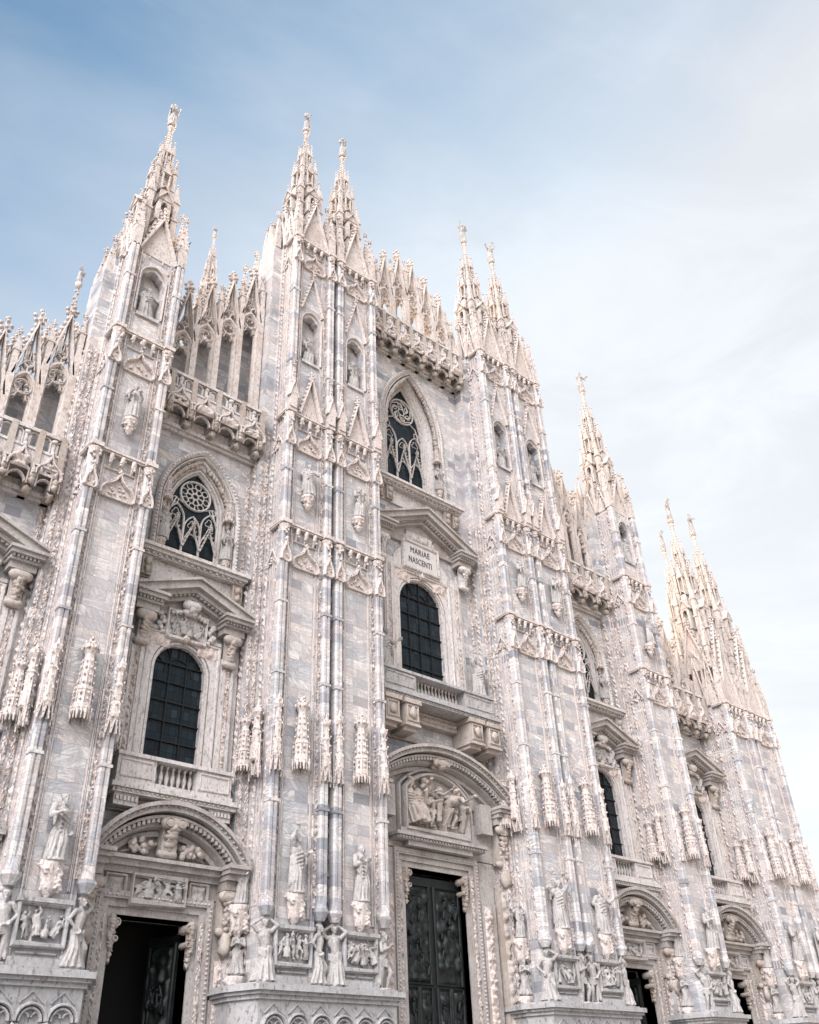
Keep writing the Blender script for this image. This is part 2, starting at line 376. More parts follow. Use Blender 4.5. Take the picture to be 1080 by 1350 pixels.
def carved_panel(b, x0, x1, z0, z1, d, mi=0, cell=.09, amp=.12, seed=1, sc_=3.0):
    nx = max(3, int((x1-x0)/cell)); nz = max(3, int((z1-z0)/cell)); vs = []
    for j in range(nz+1):
        for i in range(nx+1):
            u = i/nx; v = j/nz; x = x0+(x1-x0)*u; z = z0+(z1-z0)*v
            m = abs(u-.5)*2                               # mirrored scroll work
            n = noise.noise((m*sc_*(x1-x0)/2, z*sc_*.8, seed*3.1))+.5*noise.noise((m*sc_*3, z*sc_*2.2, seed*5.7))
            h = 0 if i in (0, nx) or j in (0, nz) else amp*(.5+1.2*n)
            vs.append((x, d+max(0, h), z))
    fs = [(j*(nx+1)+i, j*(nx+1)+i+1, (j+1)*(nx+1)+i+1, (j+1)*(nx+1)+i) for j in range(nz) for i in range(nx)]
    b.add(vs, fs, mi, True)

def cornice(b, x0, x1, d0, d1, z, h, mi=0, ret=0.0, dent=0.0):
    """projecting moulded ledge of three courses, topped by a slab; z = top"""
    ex = (d1-d0)
    for k, (a, c, pr) in enumerate(((0, .34, 1.0), (.34, .62, .72), (.62, 1.0, .42))):
        o = ex*(1-pr)
        b.box(x0+o*ret, x1-o*ret, d0, d0+ex*pr, z-h*c, z-h*a, mi)
    if dent:
        n = int((x1-x0)/dent/2)
        for i in range(n):
            x = x0+(x1-x0)*(i+.25)/n
            b.box(x, x+dent*.9, d0+ex*.4, d0+ex*.66, z-h*.86, z-h*.62, mi)

# ------------------------------------------------------------------ figures (statues, reliefs)
def remesh(b, name, mat, vox, smooth=2, scl=1.0, rough=0.0):
    me = b.mesh('tmp', [mat], scale=False)
    o = bpy.data.objects.new('tmp', me); COL.objects.link(o)
    m = o.modifiers.new('r', 'REMESH'); m.mode = 'VOXEL'; m.voxel_size = vox; m.use_smooth_shade = True
    m = o.modifiers.new('s', 'SMOOTH'); m.iterations = smooth; m.factor = .5
    dg = bpy.context.evaluated_depsgraph_get(); dg.update()
    r = bpy.data.meshes.new_from_object(o.evaluated_get(dg)); r.name = name
    for v in r.vertices:
        c = v.co
        if rough: c = c+v.normal*rough*noise.noise(c*9/ max(scl, .01))
        v.co = c*S
    r.materials.clear(); r.materials.append(mat)
    bpy.data.objects.remove(o); bpy.data.meshes.remove(me); return r

def hand(b, w_, dirv, s=1.0):
    w_ = Vector(w_); dv = Vector(dirv).normalized(); side = dv.orthogonal().normalized(); nn = dv.cross(side)
    b.cap(w_, w_+dv*.055*s, .026*s, .024*s, 6)
    for i in range(4):
        o = side*(.022*s*(i-1.5)); L = (.055, .068, .064, .05)[i]*s
        p = w_+dv*.06*s+o; q = p+dv*L*.6+nn*.012*s
        b.cap(p, q, .0105*s, .0095*s, 5); b.cap(q, q+(dv*.6+nn*.8).normalized()*L*.5, .0095*s, .008*s, 5)
    p = w_+dv*.02*s+side*.03*s
    b.cap(p, p+(dv+side).normalized()*.05*s, .012*s, .009*s, 5)

def figure(b, H=2.6, pose='stand', robe=True, armL='hold', armR='hold', beard=False, seed=0, bare=False, lean=0.0, cloak=False, hood=False):
    """front is +d. H = standing height"""
    r = random.Random(seed); k = H/1.0
    f = B()
    sway = .03*(1 if seed % 2 else -1)
    hip = Vector((sway, 0, .52)); chest = Vector((-sway*.4+lean*.1, .01, .715)); neck = Vector((lean*.15, .01, .83)); head = Vector((lean*.25, .035, .915))
    # trunk
    f.blob(hip.x, 0, .53, .098, .072, .09, lump=0, n=2); f.blob(chest.x, .005, .70, .115, .078, .115, lump=0, n=2)
    f.cap(hip, chest, .082, .092, 10); f.cap(chest+Vector((0, 0, .06)), head-Vector((0, .02, .05)), .05, .038)
    f.cap(chest+Vector((-.085, 0, .07)), chest+Vector((.085, 0, .07)), .048, .048)
    # head with features
    f.blob(head.x, head.y-.008, head.z+.005, .052, .062, .07, lump=0, n=2)
    f.cap((head.x, head.y+.052, head.z+.012), (head.x, head.y+.066, head.z-.014), .008, .011, 6)
    f.cap((head.x-.028, head.y+.046, head.z+.02), (head.x+.028, head.y+.046, head.z+.02), .009, .009, 6)
    f.blob(head.x, head.y+.04, head.z-.05, .028, .024, .018, lump=0); f.blob(head.x, head.y+.052, head.z-.028, .018, .012, .006, lump=0)
    for sx in (-1, 1): f.blob(head.x+sx*.053, head.y-.01, head.z, .01, .016, .02, lump=0)
    if hood:
        f.blob(head.x, head.y-.022, head.z+.012, .074, .078, .094, lump=.1, n=2); f.cap((head.x, -.02, .87), (0, -.02, .72), .075, .11)
    else:
        for i in range(9):
            a = 2*PI*i/9; f.blob(head.x+.047*math.cos(a), head.y-.02+.045*math.sin(a)*(.6 if math.sin(a) > 0 else 1), head.z+.035+.012*r.random(), .026, .026, .03)
        f.blob(head.x, head.y-.02, head.z+.055, .045, .05, .028)
    if beard: f.cap((head.x, head.y+.045, head.z-.05), (head.x, head.y+.05, head.z-.10), .03, .014)
    # legs
    kn = []; 
    for sx in (-1, 1):
        fr = (sx > 0) == (seed % 2 == 0)
        h = Vector((hip.x+sx*.052, 0, .50)); kk = Vector((hip.x*.5+sx*.062, .055 if fr else .01, .275)); an = Vector((sx*.06+(-.015 if fr else 0), .01 if fr else -.01, .045))
        if pose == 'stride' and fr: kk = Vector((sx*.09, .12, .29)); an = Vector((sx*.10, .03, .045))
        f.cap(h, kk, .062, .042); f.cap(kk, kk*.5+an*.5+Vector((0, -.012, 0)), .043, .042); f.cap(kk*.5+an*.5+Vector((0, -.012, 0)), an, .04, .024)
        f.cap(an+Vector((0, -.01, -.022)), an+Vector((sx*.015, .085, -.028)), .024, .019, 6)
        kn.append(kk)
    # arms
    for sx, kind in ((-1, armL), (1, armR)):
        sh = chest+Vector((sx*.125, 0, .07))
        if kind == 'up': el = sh+Vector((sx*.07, .03, .11)); wr = el+Vector((-sx*.05, .03, .13))
        elif kind == 'head': el = sh+Vector((sx*.10, .03, .09)); wr = Vector((head.x+sx*.06, head.y-.01, head.z+.07))
        elif kind == 'out': el = sh+Vector((sx*.10, .03, -.09)); wr = el+Vector((sx*.09, .09, .06))
        elif kind == 'hip': el = sh+Vector((sx*.09, -.03, -.13)); wr = Vector((hip.x+sx*.095, .04, .56))
        elif kind == 'down': el = sh+Vector((sx*.035, -.01, -.165)); wr = el+Vector((sx*.005, .05, -.14))
        elif kind == 'cross': el = sh+Vector((sx*.03, .04, -.15)); wr = Vector((-sx*.03, .12, .70))
        else: el = sh+Vector((sx*.04, .015, -.155)); wr = el+Vector((-sx*.06, .13, .035))
        f.cap(sh, el, .042, .032); f.cap(el, wr, .034, .022); hand(f, wr, wr-el)
        if robe and not bare:
            f.cap(sh, el, .056, .052); f.cap(el, (el+wr*1.2)/2.2, .05, .045); f.cap((el+wr)/2, (el+wr)/2+Vector((0, 0, -.15)), .035, .02)
    if robe:
        ph = r.random()*6; nf = 11+seed % 4; top = .50 if bare else .74
        prof = [];
        for i in range(15):
            t = i/14; z = .02+(top-.02)*t
            rad = .125*(1-t)**1.3+.09 if bare else (.12+.045*(1-t)**2-.035*math.exp(-((t-.72)/.12)**2))
            prof.append((rad, z))
        st = len(f.v)
        f.lathe(prof, 0, 0, 36, fn=lambda a, j: (1+.19*math.sin(nf*a+ph+j*.13+.8*math.sin(2*a+j*.2))*(1-j/20)+.05*math.sin(3*a-j*.3+ph)))
        for i in range(st, len(f.v)):
            x, d, z = f.v[i]; t = z/top
            f.v[i] = (x*(1.0)+hip.x*t, d*.72+(.012 if d > 0 else 0)+(.03*math.exp(-((z-.28)/.12)**2) if x*(1 if seed % 2 else -1) > 0 and d > 0 else 0), z)
        # mantle folds across the body
        if not bare:
            for i in range(5):
                z0 = .76-.055*i; sx = 1 if seed % 2 else -1
                pts = [Vector((-sx*.12, .035, z0)), Vector((-sx*.03, .10, z0-.08-.012*i)), Vector((sx*.09, .075, z0-.13-.01*i)), Vector((sx*.135, 0, z0-.10))]
                for p, q in zip(pts, pts[1:]): f.cap(p, q, .017, .017, 6)
            for i in range(4): f.cap((sx*.10+.02*i*sx, .06-.02*i, .60), (sx*(.12+.02*i), .07-.025*i, .22-.03*i), .018, .028, 6)
        else:
            for i in range(4):
                z0 = .50-.03*i; f.cap((-.10, .04, z0+.02), (0, .095, z0-.03), .018, .016, 6); f.cap((0, .095, z0-.03), (.11, .04, z0+.03), .016, .02, 6)
            for i in range(5): f.cap((.10-.012*i, .05+.01*i, .52), (.13-.03*i, .06, .12), .018, .024, 6)
    else:                                       # loin cloth and a hanging drape
        sx = 1 if seed % 2 else -1
        for i in range(4): f.cap((-.10, .03, .50-.03*i), (.0, .085, .485-.035*i), .02, .02, 6); f.cap((0, .085, .485-.035*i), (.105, .03, .51-.03*i), .02, .02, 6)
        for i in range(4): f.cap((sx*(.10+.012*i), .02-.02*i, .52), (sx*(.13+.015*i), -.02*i, .10), .02, .026, 6)
    if cloak:
        for i in range(7): x = -.12+.04*i; f.cap((x*.8, -.07, .80), (x*1.15, -.085, .08), .032, .036, 6)
    T = lambda p: (p[0]*k, p[1]*k, p[2]*k)
    b.merge(f, T)
    return b

STAT = {}
def stat(key, **kw):
    if key not in STAT:
        b = B(); figure(b, **kw); H = kw.get('H', 2.6)
        b.lathe([(.22*H/2.6*1.9, -.02), (.22*H/2.6*1.9, .06), (.19*H/2.6*1.8, .09)], 0, 0, 12)
        STAT[key] = remesh(b, 'statue', MS, .026, 0)
    return STAT[key]
def relief_mesh(key, w_, h_, n, seed, dep=.3, mat=None, vox=.028, horses=False):
    """crowd of carved figures in a panel, origin at centre of its foot"""
    r = random.Random(seed); b = B()
    for i in range(n):
        f = B(); H = h_*r.uniform(.72, 1.0)
        figure(f, H=H, robe=r.random() < .5, bare=r.random() < .5, armL=r.choice(['out', 'hip', 'up', 'hold']), armR=r.choice(['out', 'hold', 'down', 'up']), pose=r.choice(['stand', 'stride']), seed=r.randint(0, 50), beard=r.random() < .4)
        x0 = -w_/2+w_*(i+.5)/n; a = r.uniform(-.9, .9)*(1.3 if n > 2 else 1); tilt = r.uniform(-.55, .55); kz = r.uniform(.0, .12)*h_
        def T(p):
            x, d, z = p; z2 = z-H*.45
            x, z2 = x*math.cos(tilt)-z2*math.sin(tilt), x*math.sin(tilt)+z2*math.cos(tilt)
            x, d = x*math.cos(a)-d*math.sin(a), x*math.sin(a)+d*math.cos(a)
            x = x+x0; z2 = z2*.9+H*.45+kz
            return (max(-w_*.5, min(w_*.5, x)), d*dep/.3+dep*.25, max(.02, min(h_*.98, z2)))
        b.merge(f, T)
    for i in range(int(n*2.5)): b.blob(r.uniform(-.45, .45)*w_, .05, r.uniform(.05, .95)*h_, r.uniform(.08, .2)*h_/2, .10, r.uniform(.06, .2)*h_/2, n=2, lump=.6)
    return remesh(b, 'relief_figures', mat or MS, vox, 0)

# ------------------------------------------------------------------ setting
g = B(); g.add([(-1500, 1500, -.5), (1500, 1500, -.5), (1500, -1500, -.5), (-1500, -1500, -.5)], [(0, 1, 2, 3)])
tag(g.build('ground', PAVE, recalc=False), kind='structure')

duomo = empty('cathedral'); tag(duomo, 'white and grey veined marble gothic cathedral front bristling with spires', 'cathedral')

# ------------------------------------------------------------------ spires
def make_spire(parent, x, d, z, H=17.0, W=1.0):
    kz = H/17.0
    b = B()
    b.lathe([(1.45, 0), (1.2, 3.4), (1.0, 4), (.86, 7), (.62, 8), (.56, 10.6), (.42, 11.4), (.36, 13.2), (.22, 14), (.15, 16.1), (.25, 16.3), (.25, 16.5), (.17, 16.62), (.34, 16.85), (.34, 17.0)], 0, 0, 8, sm=False, rot=PI/8)
    for i in range(4):
        a = PI/2*i+PI/4; c, s_ = math.cos(a), math.sin(a)
        for r, hw, z0, z1, z2 in ((1.32, .2, 0, 7.2, 9.2), (.92, .13, 6.6, 10.6, 12.2), (.55, .085, 10.4, 13.0, 14.4)):
            X, D = r*c, r*s_
            b.box(X-hw, X+hw, D-hw, D+hw, z0, z1)
            for zz in (z1-.02, (z1+max(z0, 3.4))/2): b.box(X-hw*1.35, X+hw*1.35, D-hw*1.35, D+hw*1.35, zz-.1, zz+.08)
            b.pyr(X, D, z1+.08, z2, hw*1.5); b.blob(X, D, z2+.05, .1, .1, .14)
            for k in range(5): b.blob(X+(hw*1.1*(1-k/5))*math.cos(a), D+(hw*1.1*(1-k/5))*math.sin(a), z1+.2+(z2-z1)*k/5.5, .06)
    for i in range(8):
        a = PI/4*i
        for k in range(9):
            t = k/9; r = .24-.1*t
            b.blob(r*math.cos(a), r*math.sin(a), 13.4+2.8*t, .055, lump=.1)
    for i in range(8): b.blob(.27*math.cos(PI/4*i), .27*math.sin(PI/4*i), 16.72, .08)
    b.v = [(x_*W, d_*W, z_*kz) for x_, d_, z_ in b.v]
    sp = b.build('spire', MSP, parent, (x, d, z))
    # gable plate
    gb = B()
    gb.fprism([(-1.2, -.2), (1.2, -.2), (0, 4.0)], 1.5, 1.62)
    gb.band([(-1.3, -.2), (0, 4.35), (1.3, -.2)], .13, 1.5, 1.85)
    gb.band(ogee(0, .45, .3, 1.5), .06, 1.55, 1.75); gb.band([(-.45, -.2), (-.45, .3)], .06, 1.55, 1.75); gb.band([(.45, .3), (.45, -.2)], .06, 1.55, 1.75)
    crockets(gb, (-1.42, 0), (-.1, 4.4), 1.68, .5, .13); crockets(gb, (1.42, 0), (.1, 4.4), 1.68, .5, .13); finial(gb, 0, 1.68, 4.4, .9)
    # aedicule turret : niche below, open tabernacle above
    tb = B()
    tb.box(-.46, -.24, .62, 1.45, 2.6, 6.3); tb.box(.24, .46, .62, 1.45, 2.6, 6.3); tb.box(-.24, .24, .62, .98, 2.6, 6.3)
    tb.box(-.24, .24, .98, 1.45, 2.6, 4.1); tb.fprism([(-.24, 5.7), (-.2, 5.95), (0, 6.15), (.2, 5.95), (.24, 5.7), (.24, 6.3), (-.24, 6.3)], .98, 1.44)
    tb.band([(-.6, 6.15), (0, 7.15), (.6, 6.15)], .09, .6, 1.62); tb.fprism([(-.5, 6.3), (.5, 6.3), (0, 7.0)], .66, 1.5)
    tb.band([(-.58, 4.05), (-.24, 4.05), (0, 4.4), (.24, 4.05), (.58, 4.05)], .055, .7, 1.58)
    tb.cap((0, 1.15, 4.15), (0, 1.15, 5.1), .15, .1, 6); tb.blob(0, 1.17, 5.33, .1)
    tb.box(-.3, .3, .35, .98, 6.9, 8.0); tb.band([(-.4, 7.9), (0, 8.4), (.4, 7.9)], .06, .4, 1.06)
    for sx in (-1, 1): tb.box(sx*.24-.05, sx*.24+.05, .8, .92, 8.0, 10.0); tb.box(sx*.24-.05, sx*.24+.05, .42, .5, 8.0, 10.0)
    tb.box(-.32, .32, .4, .98, 9.9, 10.05); tb.fprism([(-.3, 10.05), (.3, 10.05), (0, 10.9)], .42, .95); tb.pyr(0, .7, 10.1, 11.9, .3); tb.blob(0, .7, 12.0, .1, .1, .15)
    tb.cap((0, .66, 8.0), (0, .66, 8.8), .1, .08, 6); tb.blob(0, .66, 9.0, .08)
    tb.box(-.2, .2, .2, .58, 10.6, 11.4)
    for sx in (-1, 1): tb.box(sx*.15-.035, sx*.15+.035, .48, .56, 11.4, 12.8)
    tb.box(-.2, .2, .22, .6, 12.75, 12.88); tb.pyr(0, .42, 12.88, 14.2, .22); tb.blob(0, .42, 14.25, .08, .08, .12)
    crockets(tb, (-.34, 10.1), (-.04, 11.8), .8, .3, .07); crockets(tb, (.34, 10.1), (.04, 11.8), .8, .3, .07)
    # corner pinnacle
    pb = B(); pb.box(1.22, 1.62, 1.22, 1.62, -.3, 1.9); pb.pyr(1.42, 1.42, 1.9, 5.6, .36); finial(pb, 1.42, 1.42, 5.5, .6)
    for sx in (-1, 1):
        for k in range(7): q = .25*(1-k/7); pb.blob(1.42+sx*q, 1.42+q, 2.1+k*.48, .075)
    for nm, bb in (('gable', gb), ('turret', tb), ('pinnacle', pb)):
        bb.v = [(x_*W, d_*W, z_*kz) for x_, d_, z_ in bb.v]; me = bb.mesh(nm, MSP)
        for i in range(4): place(me, nm, sp, 0, 0, 0, PI/2*i)
    return sp

# shared ornament meshes ------------------------------------------------
def canopy_mesh(r=.52, h=4.0):
    b = B()
    b.lathe([(r*.82, .55), (r, .6), (r*1.02, .95), (r*.9, 1.0), (r*.9, 1.55), (r*1.0, 1.6), (r*.98, 1.75), (r*.72, 1.8), (r*.68, 2.5), (r*.62, 2.55), (r*.6, 3.05), (r*.5, 3.12), (r*.5, 3.3), (r*.78, 3.55), (r*.8, 3.75), (r*.5, 3.8), (r*.3, 3.95), (.05, h)], 0, 0, 8, sm=False, rot=PI/8)
    for i in range(8):
        a = PI/4*i
        c, s_ = math.cos(a), math.sin(a)
        b.cap((r*c, r*s_, .62), (r*c*1.0, r*s_*1.0, .28), .10, .05, 5)
        for z, q, rr in ((.75, 1.06, .07), (1.15, .98, .06), (1.42, 1.0, .08), (1.95, .82, .07), (2.3, .78, .06), (2.65, .72, .07), (2.95, .7, .05), (3.6, .85, .08), (3.85, .62, .07)):
            b.blob(r*q*c, r*q*s_, z, rr, rr, rr*1.3)
        a2 = a+PI/8; c, s_ = math.cos(a2), math.sin(a2)
        b.cap((r*.95*c, r*.95*s_, .3), (r*.95*c, r*.95*s_, 1.7), .045, .03, 4); b.cap((r*.75*c, r*.75*s_, 1.7), (r*.72*c, r*.72*s_, 2.6), .035, .02, 4)
    for k in range(6): b.blob(.1*math.cos(k), .1*math.sin(k), h+.05*(k % 3), .09)
    return b.mesh('canopy', MP)
CANOPY = canopy_mesh()
def slim_canopy_mesh():
    b = B()
    for dx, dd in ((0, .12), (-.26, -.05), (.26, -.05)):
        b.fprism([(dx-.2, .2), (dx, 1.5), (dx+.2, .2), (dx+.14, .2), (dx, .9), (dx-.14, .2)], dd-.12, dd+.08)
        crockets(b, (dx-.2, .3), (dx, 1.6), dd+.04, .28, .055); crockets(b, (dx+.2, .3), (dx, 1.6), dd+.04, .28, .055)
        b.blob(dx, dd, 1.65, .09, .09, .13)
    b.lathe([(.2, .9), (.3, 1.0), (.3, 1.7), (.22, 1.8), (.24, 2.5), (.3, 2.6), (.2, 2.7), (.18, 3.3), (.3, 3.5), (.3, 3.7), (.12, 3.8), (.03, 4.1)], 0, -.05, 6, sm=False)
    for i in range(26): a = i*2.4; b.blob(.29*math.cos(a), .25*math.sin(a), .9+i*.115, .06, .06, .08)
    for dx in (-.42, .42): b.cap((dx, -.1, 0), (dx, -.1, 2.2), .05, .03, 5); b.blob(dx, -.1, 2.3, .07)
    return b.mesh('canopy', MP)
SLIM = slim_canopy_mesh()
def bracket_mesh(r=.42):
    b = B()
    b.lathe([(.04, 0), (.14, .12), (.22, .3), (.2, .42), (r*.9, .8), (r, .86), (r, 1.02), (r*.9, 1.05), (r*.9, 1.1)], 0, 0, 8, sm=False, rot=PI/8)
    for i in range(14): a = i*2.4; z = .18+.045*i; rr = .12+.02*i; b.blob(rr*math.cos(a), rr*math.sin(a), z, .09, .09, .1, lump=.4)
    return b.mesh('bracket', MP)
BRACKET = bracket_mesh()
def figure_bracket_mesh():
    b = B()
    for k in range(2):
        f = B(); figure(f, H=1.25, robe=False, armL='head', armR='head', seed=4+k)
        b.merge(f, lambda p: (p[0]*1.4+(-.2 if k else .2), p[1]*1.2+.05, p[2]*.9))
    for i in range(16): b.blob(random.uniform(-.4, .4), random.uniform(0, .3), random.uniform(.0, 1.0), .16, lump=.6, n=2)
    b.lathe([(.05, -.25), (.3, .1), (.46, .9), (.5, 1.0), (.5, 1.2)], 0, 0, 10)
    return remesh(b, 'bracket', MP, .04, 1)
FBRACKET = figure_bracket_mesh()
REL = [relief_mesh('r%d' % i, 1.75, 1.3, 4+i % 3, 11+i*7, .36) for i in range(5)]

def ogee_gablet(b, x, w_, z, h, d0, d1, flank=None):
    P = ogee(x, w_, z, h)
    b.band(P, .07, d0, d1)
    b.fprism([(a, c) for a, c in P], d0-.02, d0+(d1-d0)*.45)
    for i in range(int(9*w_)+2):
        u = random.uniform(-.75, .75); b.blob(x+u*w_*.8, d0+(d1-d0)*.6, z+h*.12+h*.45*(1-abs(u))*random.random(), .085*min(1, w_+.3), .07, .08)
    crockets(b, P[2], P[5], d1-.03, .2, .055); crockets(b, P[-3], P[-6], d1-.03, .2, .055)
    b.blob(x, d1-.05, z+h+.1, .1, .08, .15); b.blob(x-.1, d1-.05, z+h+.02, .07); b.blob(x+.1, d1-.05, z+h+.02, .07)

def half_plan(kind, outer):
    P = []
    if kind == 'niche': P += [(.72, 1.75), (.72, 2.45)]
    P += [(.98, 2.45), (.98, 2.6), (1.05, 2.6), (1.05, 2.48), (1.29, 2.48)]
    if kind != 'low': P += [(1.29, 2.78), (1.35, 2.86), (1.49, 2.86), (1.51, 2.79), (1.57, 2.79), (1.59, 2.86), (1.73, 2.86), (1.80, 2.78), (1.80, 2.42)]
    else: P += [(1.33, 2.42), (1.66, 2.1)]
    P += [(1.66, 2.42) if kind != 'low' else (1.66, 1.9), (1.66, 2.16), (1.60, 2.16), (1.60, 1.34), (1.66, 1.34), (1.66, 1.08), (1.74, 1.08), (1.74, .85)]
    if kind == 'low': P = [p for p in P if p != (1.66, 2.16) and p != (1.60, 2.16)]
    P += [(2.45, .85), (2.45, -1.15)] if outer and kind != 'slim' else [(1.92, .85), (1.92, -1.15)]
    return P
def plan(kind, oL, oR, s):
    R = half_plan(kind, oR); L = half_plan(kind, oL)
    return [(s+x, d) for x, d in R]+[(s-x, d) for x, d in L[::-1]]

def make_pier(cx, subs, ztop, niche, tiers, name_seed=0, rel0=0):
    """subs: local centres of the shafts. returns the pier part with its sub-parts"""
    b = B(); st = B(); stb = B(); seed = name_seed
    k = len(subs)
    for i, s in enumerate(subs):
        oL = (i == 0); oR = (i == k-1)
        segs = [(6.9, 10.35, 'low'), (10.35, niche[0], 'full'), (niche[0], niche[1], 'niche'), (niche[1], ztop, 'slim' if ztop < 50 else 'full')] if niche else [(6.9, 10.35, 'low'), (10.35, ztop, 'full')]
        for z0, z1, kd in segs: b.vprism(plan(kd, oL, oR, s), z0, z1)
        if niche:   # trefoil head of the niche
            z1 = niche[1]; hd = [(-.72, z1-.75), (-.62, z1-.42), (-.42, z1-.36), (-.3, z1-.12), (0, z1+.02), (.3, z1-.12), (.42, z1-.36), (.62, z1-.42), (.72, z1-.75)]
            b.fprism([(s+x, z) for x, z in hd]+[(s+.72, z1+.05), (s-.72, z1+.05)], 1.9, 2.44)
            b.box(s-.71, s+.71, 1.76, 2.6, niche[0]-.02, niche[0]+.22)
            st.band([(s-.86, niche[0]+.3)]+[(s-.86, z1-.8)]+arch(s, .86, z1-.8, 1.1)[1:-1]+[(s+.86, z1-.8), (s+.86, niche[0]+.3)], .05, 2.44, 2.62)
            # tall gable over the niche
            gz = z1+.3
            if ztop > 50: st.band([(s-.95, gz), (s, gz+3.6), (s+.95, gz)], .09, 2.44, 2.72); crockets(st, (s-1.0, gz+.2), (s-.05, gz+3.7), 2.66, .45, .09); crockets(st, (s+1.0, gz+.2), (s+.05, gz+3.7), 2.66, .45, .09); finial(st, s, 2.62, gz+3.7, .7)
        # colonnette feet
        for sx in (-1, 1):
            X = s+sx*1.545
            b.lathe([(.22, 9.95), (.27, 10.05), (.38, 10.25), (.42, 10.32), (.42, 10.44), (.3, 10.5)], X, 2.6, 8, sm=False, rot=PI/8)
            b.lathe([(.34, 10.45), (.24, 11.0), (.2, 11.2)], X, 2.62, 8, sm=False, rot=PI/8)
        # carved bands
        for sx in (-1, 1):
            strip(stb, s+sx*1.17, 2.52, 10.5, ztop-.4, .34, seed=seed); seed += 1
            for rx in (.86, .93):
                for za, zb in ((10.0, niche[0]-.1 if niche else ztop-.5), (niche[1]+.3 if niche else 0, ztop-.5 if niche else 0)):
                    if zb > za: st.box(s+sx*rx-.022, s+sx*rx+.022, 2.44, 2.54, za, zb)
            for dq in (1.5, 1.75, 2.0): st.box(*sorted((s+sx*1.59, s+sx*1.65)), dq-.03, dq+.03, 10.5, ztop-.5)
            outer = (sx < 0 and oL) or (sx > 0 and oR)
            strip(stb, s+sx*1.68, 2.29, 10.5, ztop-.4, .24, 'd', sx, seed=seed); strip(stb, s+sx*1.68, 1.21, 7.2, ztop-.4, .24, 'd', sx, seed=seed+5)
            if outer:
                strip(stb, s+sx*1.90, .88, .6, min(ztop, 40)-.4, .24, seed=seed+9); strip(stb, s+sx*2.28, .88, .6, min(ztop, 40)-.4, .22, seed=seed+3)
                strip(stb, s+sx*2.47, .4, .6, min(ztop, 40)-.4, .3, 'd', sx, seed=seed+4); strip(stb, s+sx*2.66, .03, .6, min(ztop, 37)-.4, .26, seed=seed+4)
        # rings on the colonnettes
        for z in (15.2, 22.0, 26.3, 35.5, 44.6, 51.5):
            if z < ztop-1:
                for sx in (-1, 1):
                    b.box(s+sx*1.545-.29, s+sx*1.545+.29, 2.38, 2.895, z-.07, z+.07)
        # storeys
        for z in tiers:
            st.box(s-1.90, s+1.90, 1.5, 2.80, z-.06, z+.06); st.box(s-1.86, s+1.86, 1.5, 2.72, z-.16, z-.06)
            for sx in (-1, 1):
                X = s+sx*1.545; st.box(X-.32, X+.32, 2.3, 3.02, z-.16, z+.09); st.lathe([(.12, z-1.05), (.26, z-.6), (.36, z-.24)], X, 2.66, 8, sm=False)
                ogee_gablet(st, X, .30, z-2.75, 1.35, 2.82, 3.06)
                for q in range(5): st.blob(X+random.uniform(-.25, .25), 2.92, z-.45-.1*q, .1, .1, .1)
                # flank gablets
                for dd in (1.75,):
                    for q in range(14):
                        u = random.uniform(-.5, .5); st.blob(s+sx*1.68, dd+u, z-2.6+(.5-abs(u))*1.7*random.random(), .08, .1, .1)
                    for a0, a1 in ((dd-.6, dd), (dd+.6, dd)): st.cap((s+sx*1.72, a0, z-2.6), (s+sx*1.72, a1, z-1.5), .07, .05, 5)
            ogee_gablet(st, s, .92, z-2.75, 1.5, 2.44, 2.84)
            for q in (-.62, 0, .62):
                st.cap((s+q, 2.5, z-.95), (s+q, 2.75, z-.3), .07, .14, 6)
                for t in range(3): st.blob(s+q+random.uniform(-.12, .12), 2.72, z-.4-.15*t, .1)
            st.band([(s-.9, z-.98), (s+.9, z-.98)], .04, 2.44, 2.58)
        # gablets standing on the second storey
        if len(tiers) > 1 and ztop > 50:
            z = tiers[1]+.1
            st.band([(s-.88, z), (s, z+3.3), (s+.88, z)], .09, 2.5, 2.95); st.fprism([(s-.75, z), (s+.75, z), (s, z+2.9)], 2.44, 2.6)
            crockets(st, (s-.98, z+.1), (s-.06, z+3.4), 2.8, .42, .1); crockets(st, (s+.98, z+.1), (s+.06, z+3.4), 2.8, .42, .1); finial(st, s, 2.75, z+3.3, .8)
            for sx in (-1, 1):
                X = s+sx*1.545; st.box(X-.26, X+.26, 2.7, 3.1, z, z+1.1); st.band([(X-.34, z+.9), (X, z+2.2), (X+.34, z+.9)], .06, 2.8, 3.16); st.pyr(X, 2.88, z+1.1, z+3.8, .32); finial(st, X, 2.88, z+3.7, .55)
                for q in range(6): st.blob(X+.2*(1-q/6)*(1 if q % 2 else -1), 3.0, z+1.5+q*.33, .07)
    shoulders = []
    if niche and ztop < 50:
        for sx in (-1, 1):
            for dd in (.45, -.8):
                sp_ = B(); shoulders.append(sp_); sp_.box(sx*2.1-.3, sx*2.1+.3, dd-.3, dd+.3, 46.0, 47.0); sp_.pyr(sx*2.1, dd, 47.0, 49.4, .4); finial(sp_, sx*2.1, dd, 49.3, .6)
                for q in range(5): sp_.blob(sx*2.1+.28*(1-q/5)*(1 if q % 2 else -1), dd+.2, 47.1+q*.42, .08)
    pier = b.build('pier', MB_, duomo, (cx, 0, 0))
    for sp_ in shoulders: sp_.build('pinnacle', MSP, pier)
    st.build('tier_carving', MP, pier); stb.build('carved_band', MBAND, pier)
    # pedestal with blind trefoil arcade
    pd = B(); rl = B()
    x0, x1 = subs[0]-1.95, subs[-1]+1.95
    pd.vprism([(x0-.65, -.3), (x1+.65, -.3), (x1+.65, 1.6), (x1, 2.95), (x0, 2.95), (x0-.65, 1.6)], -.5, 6.5)
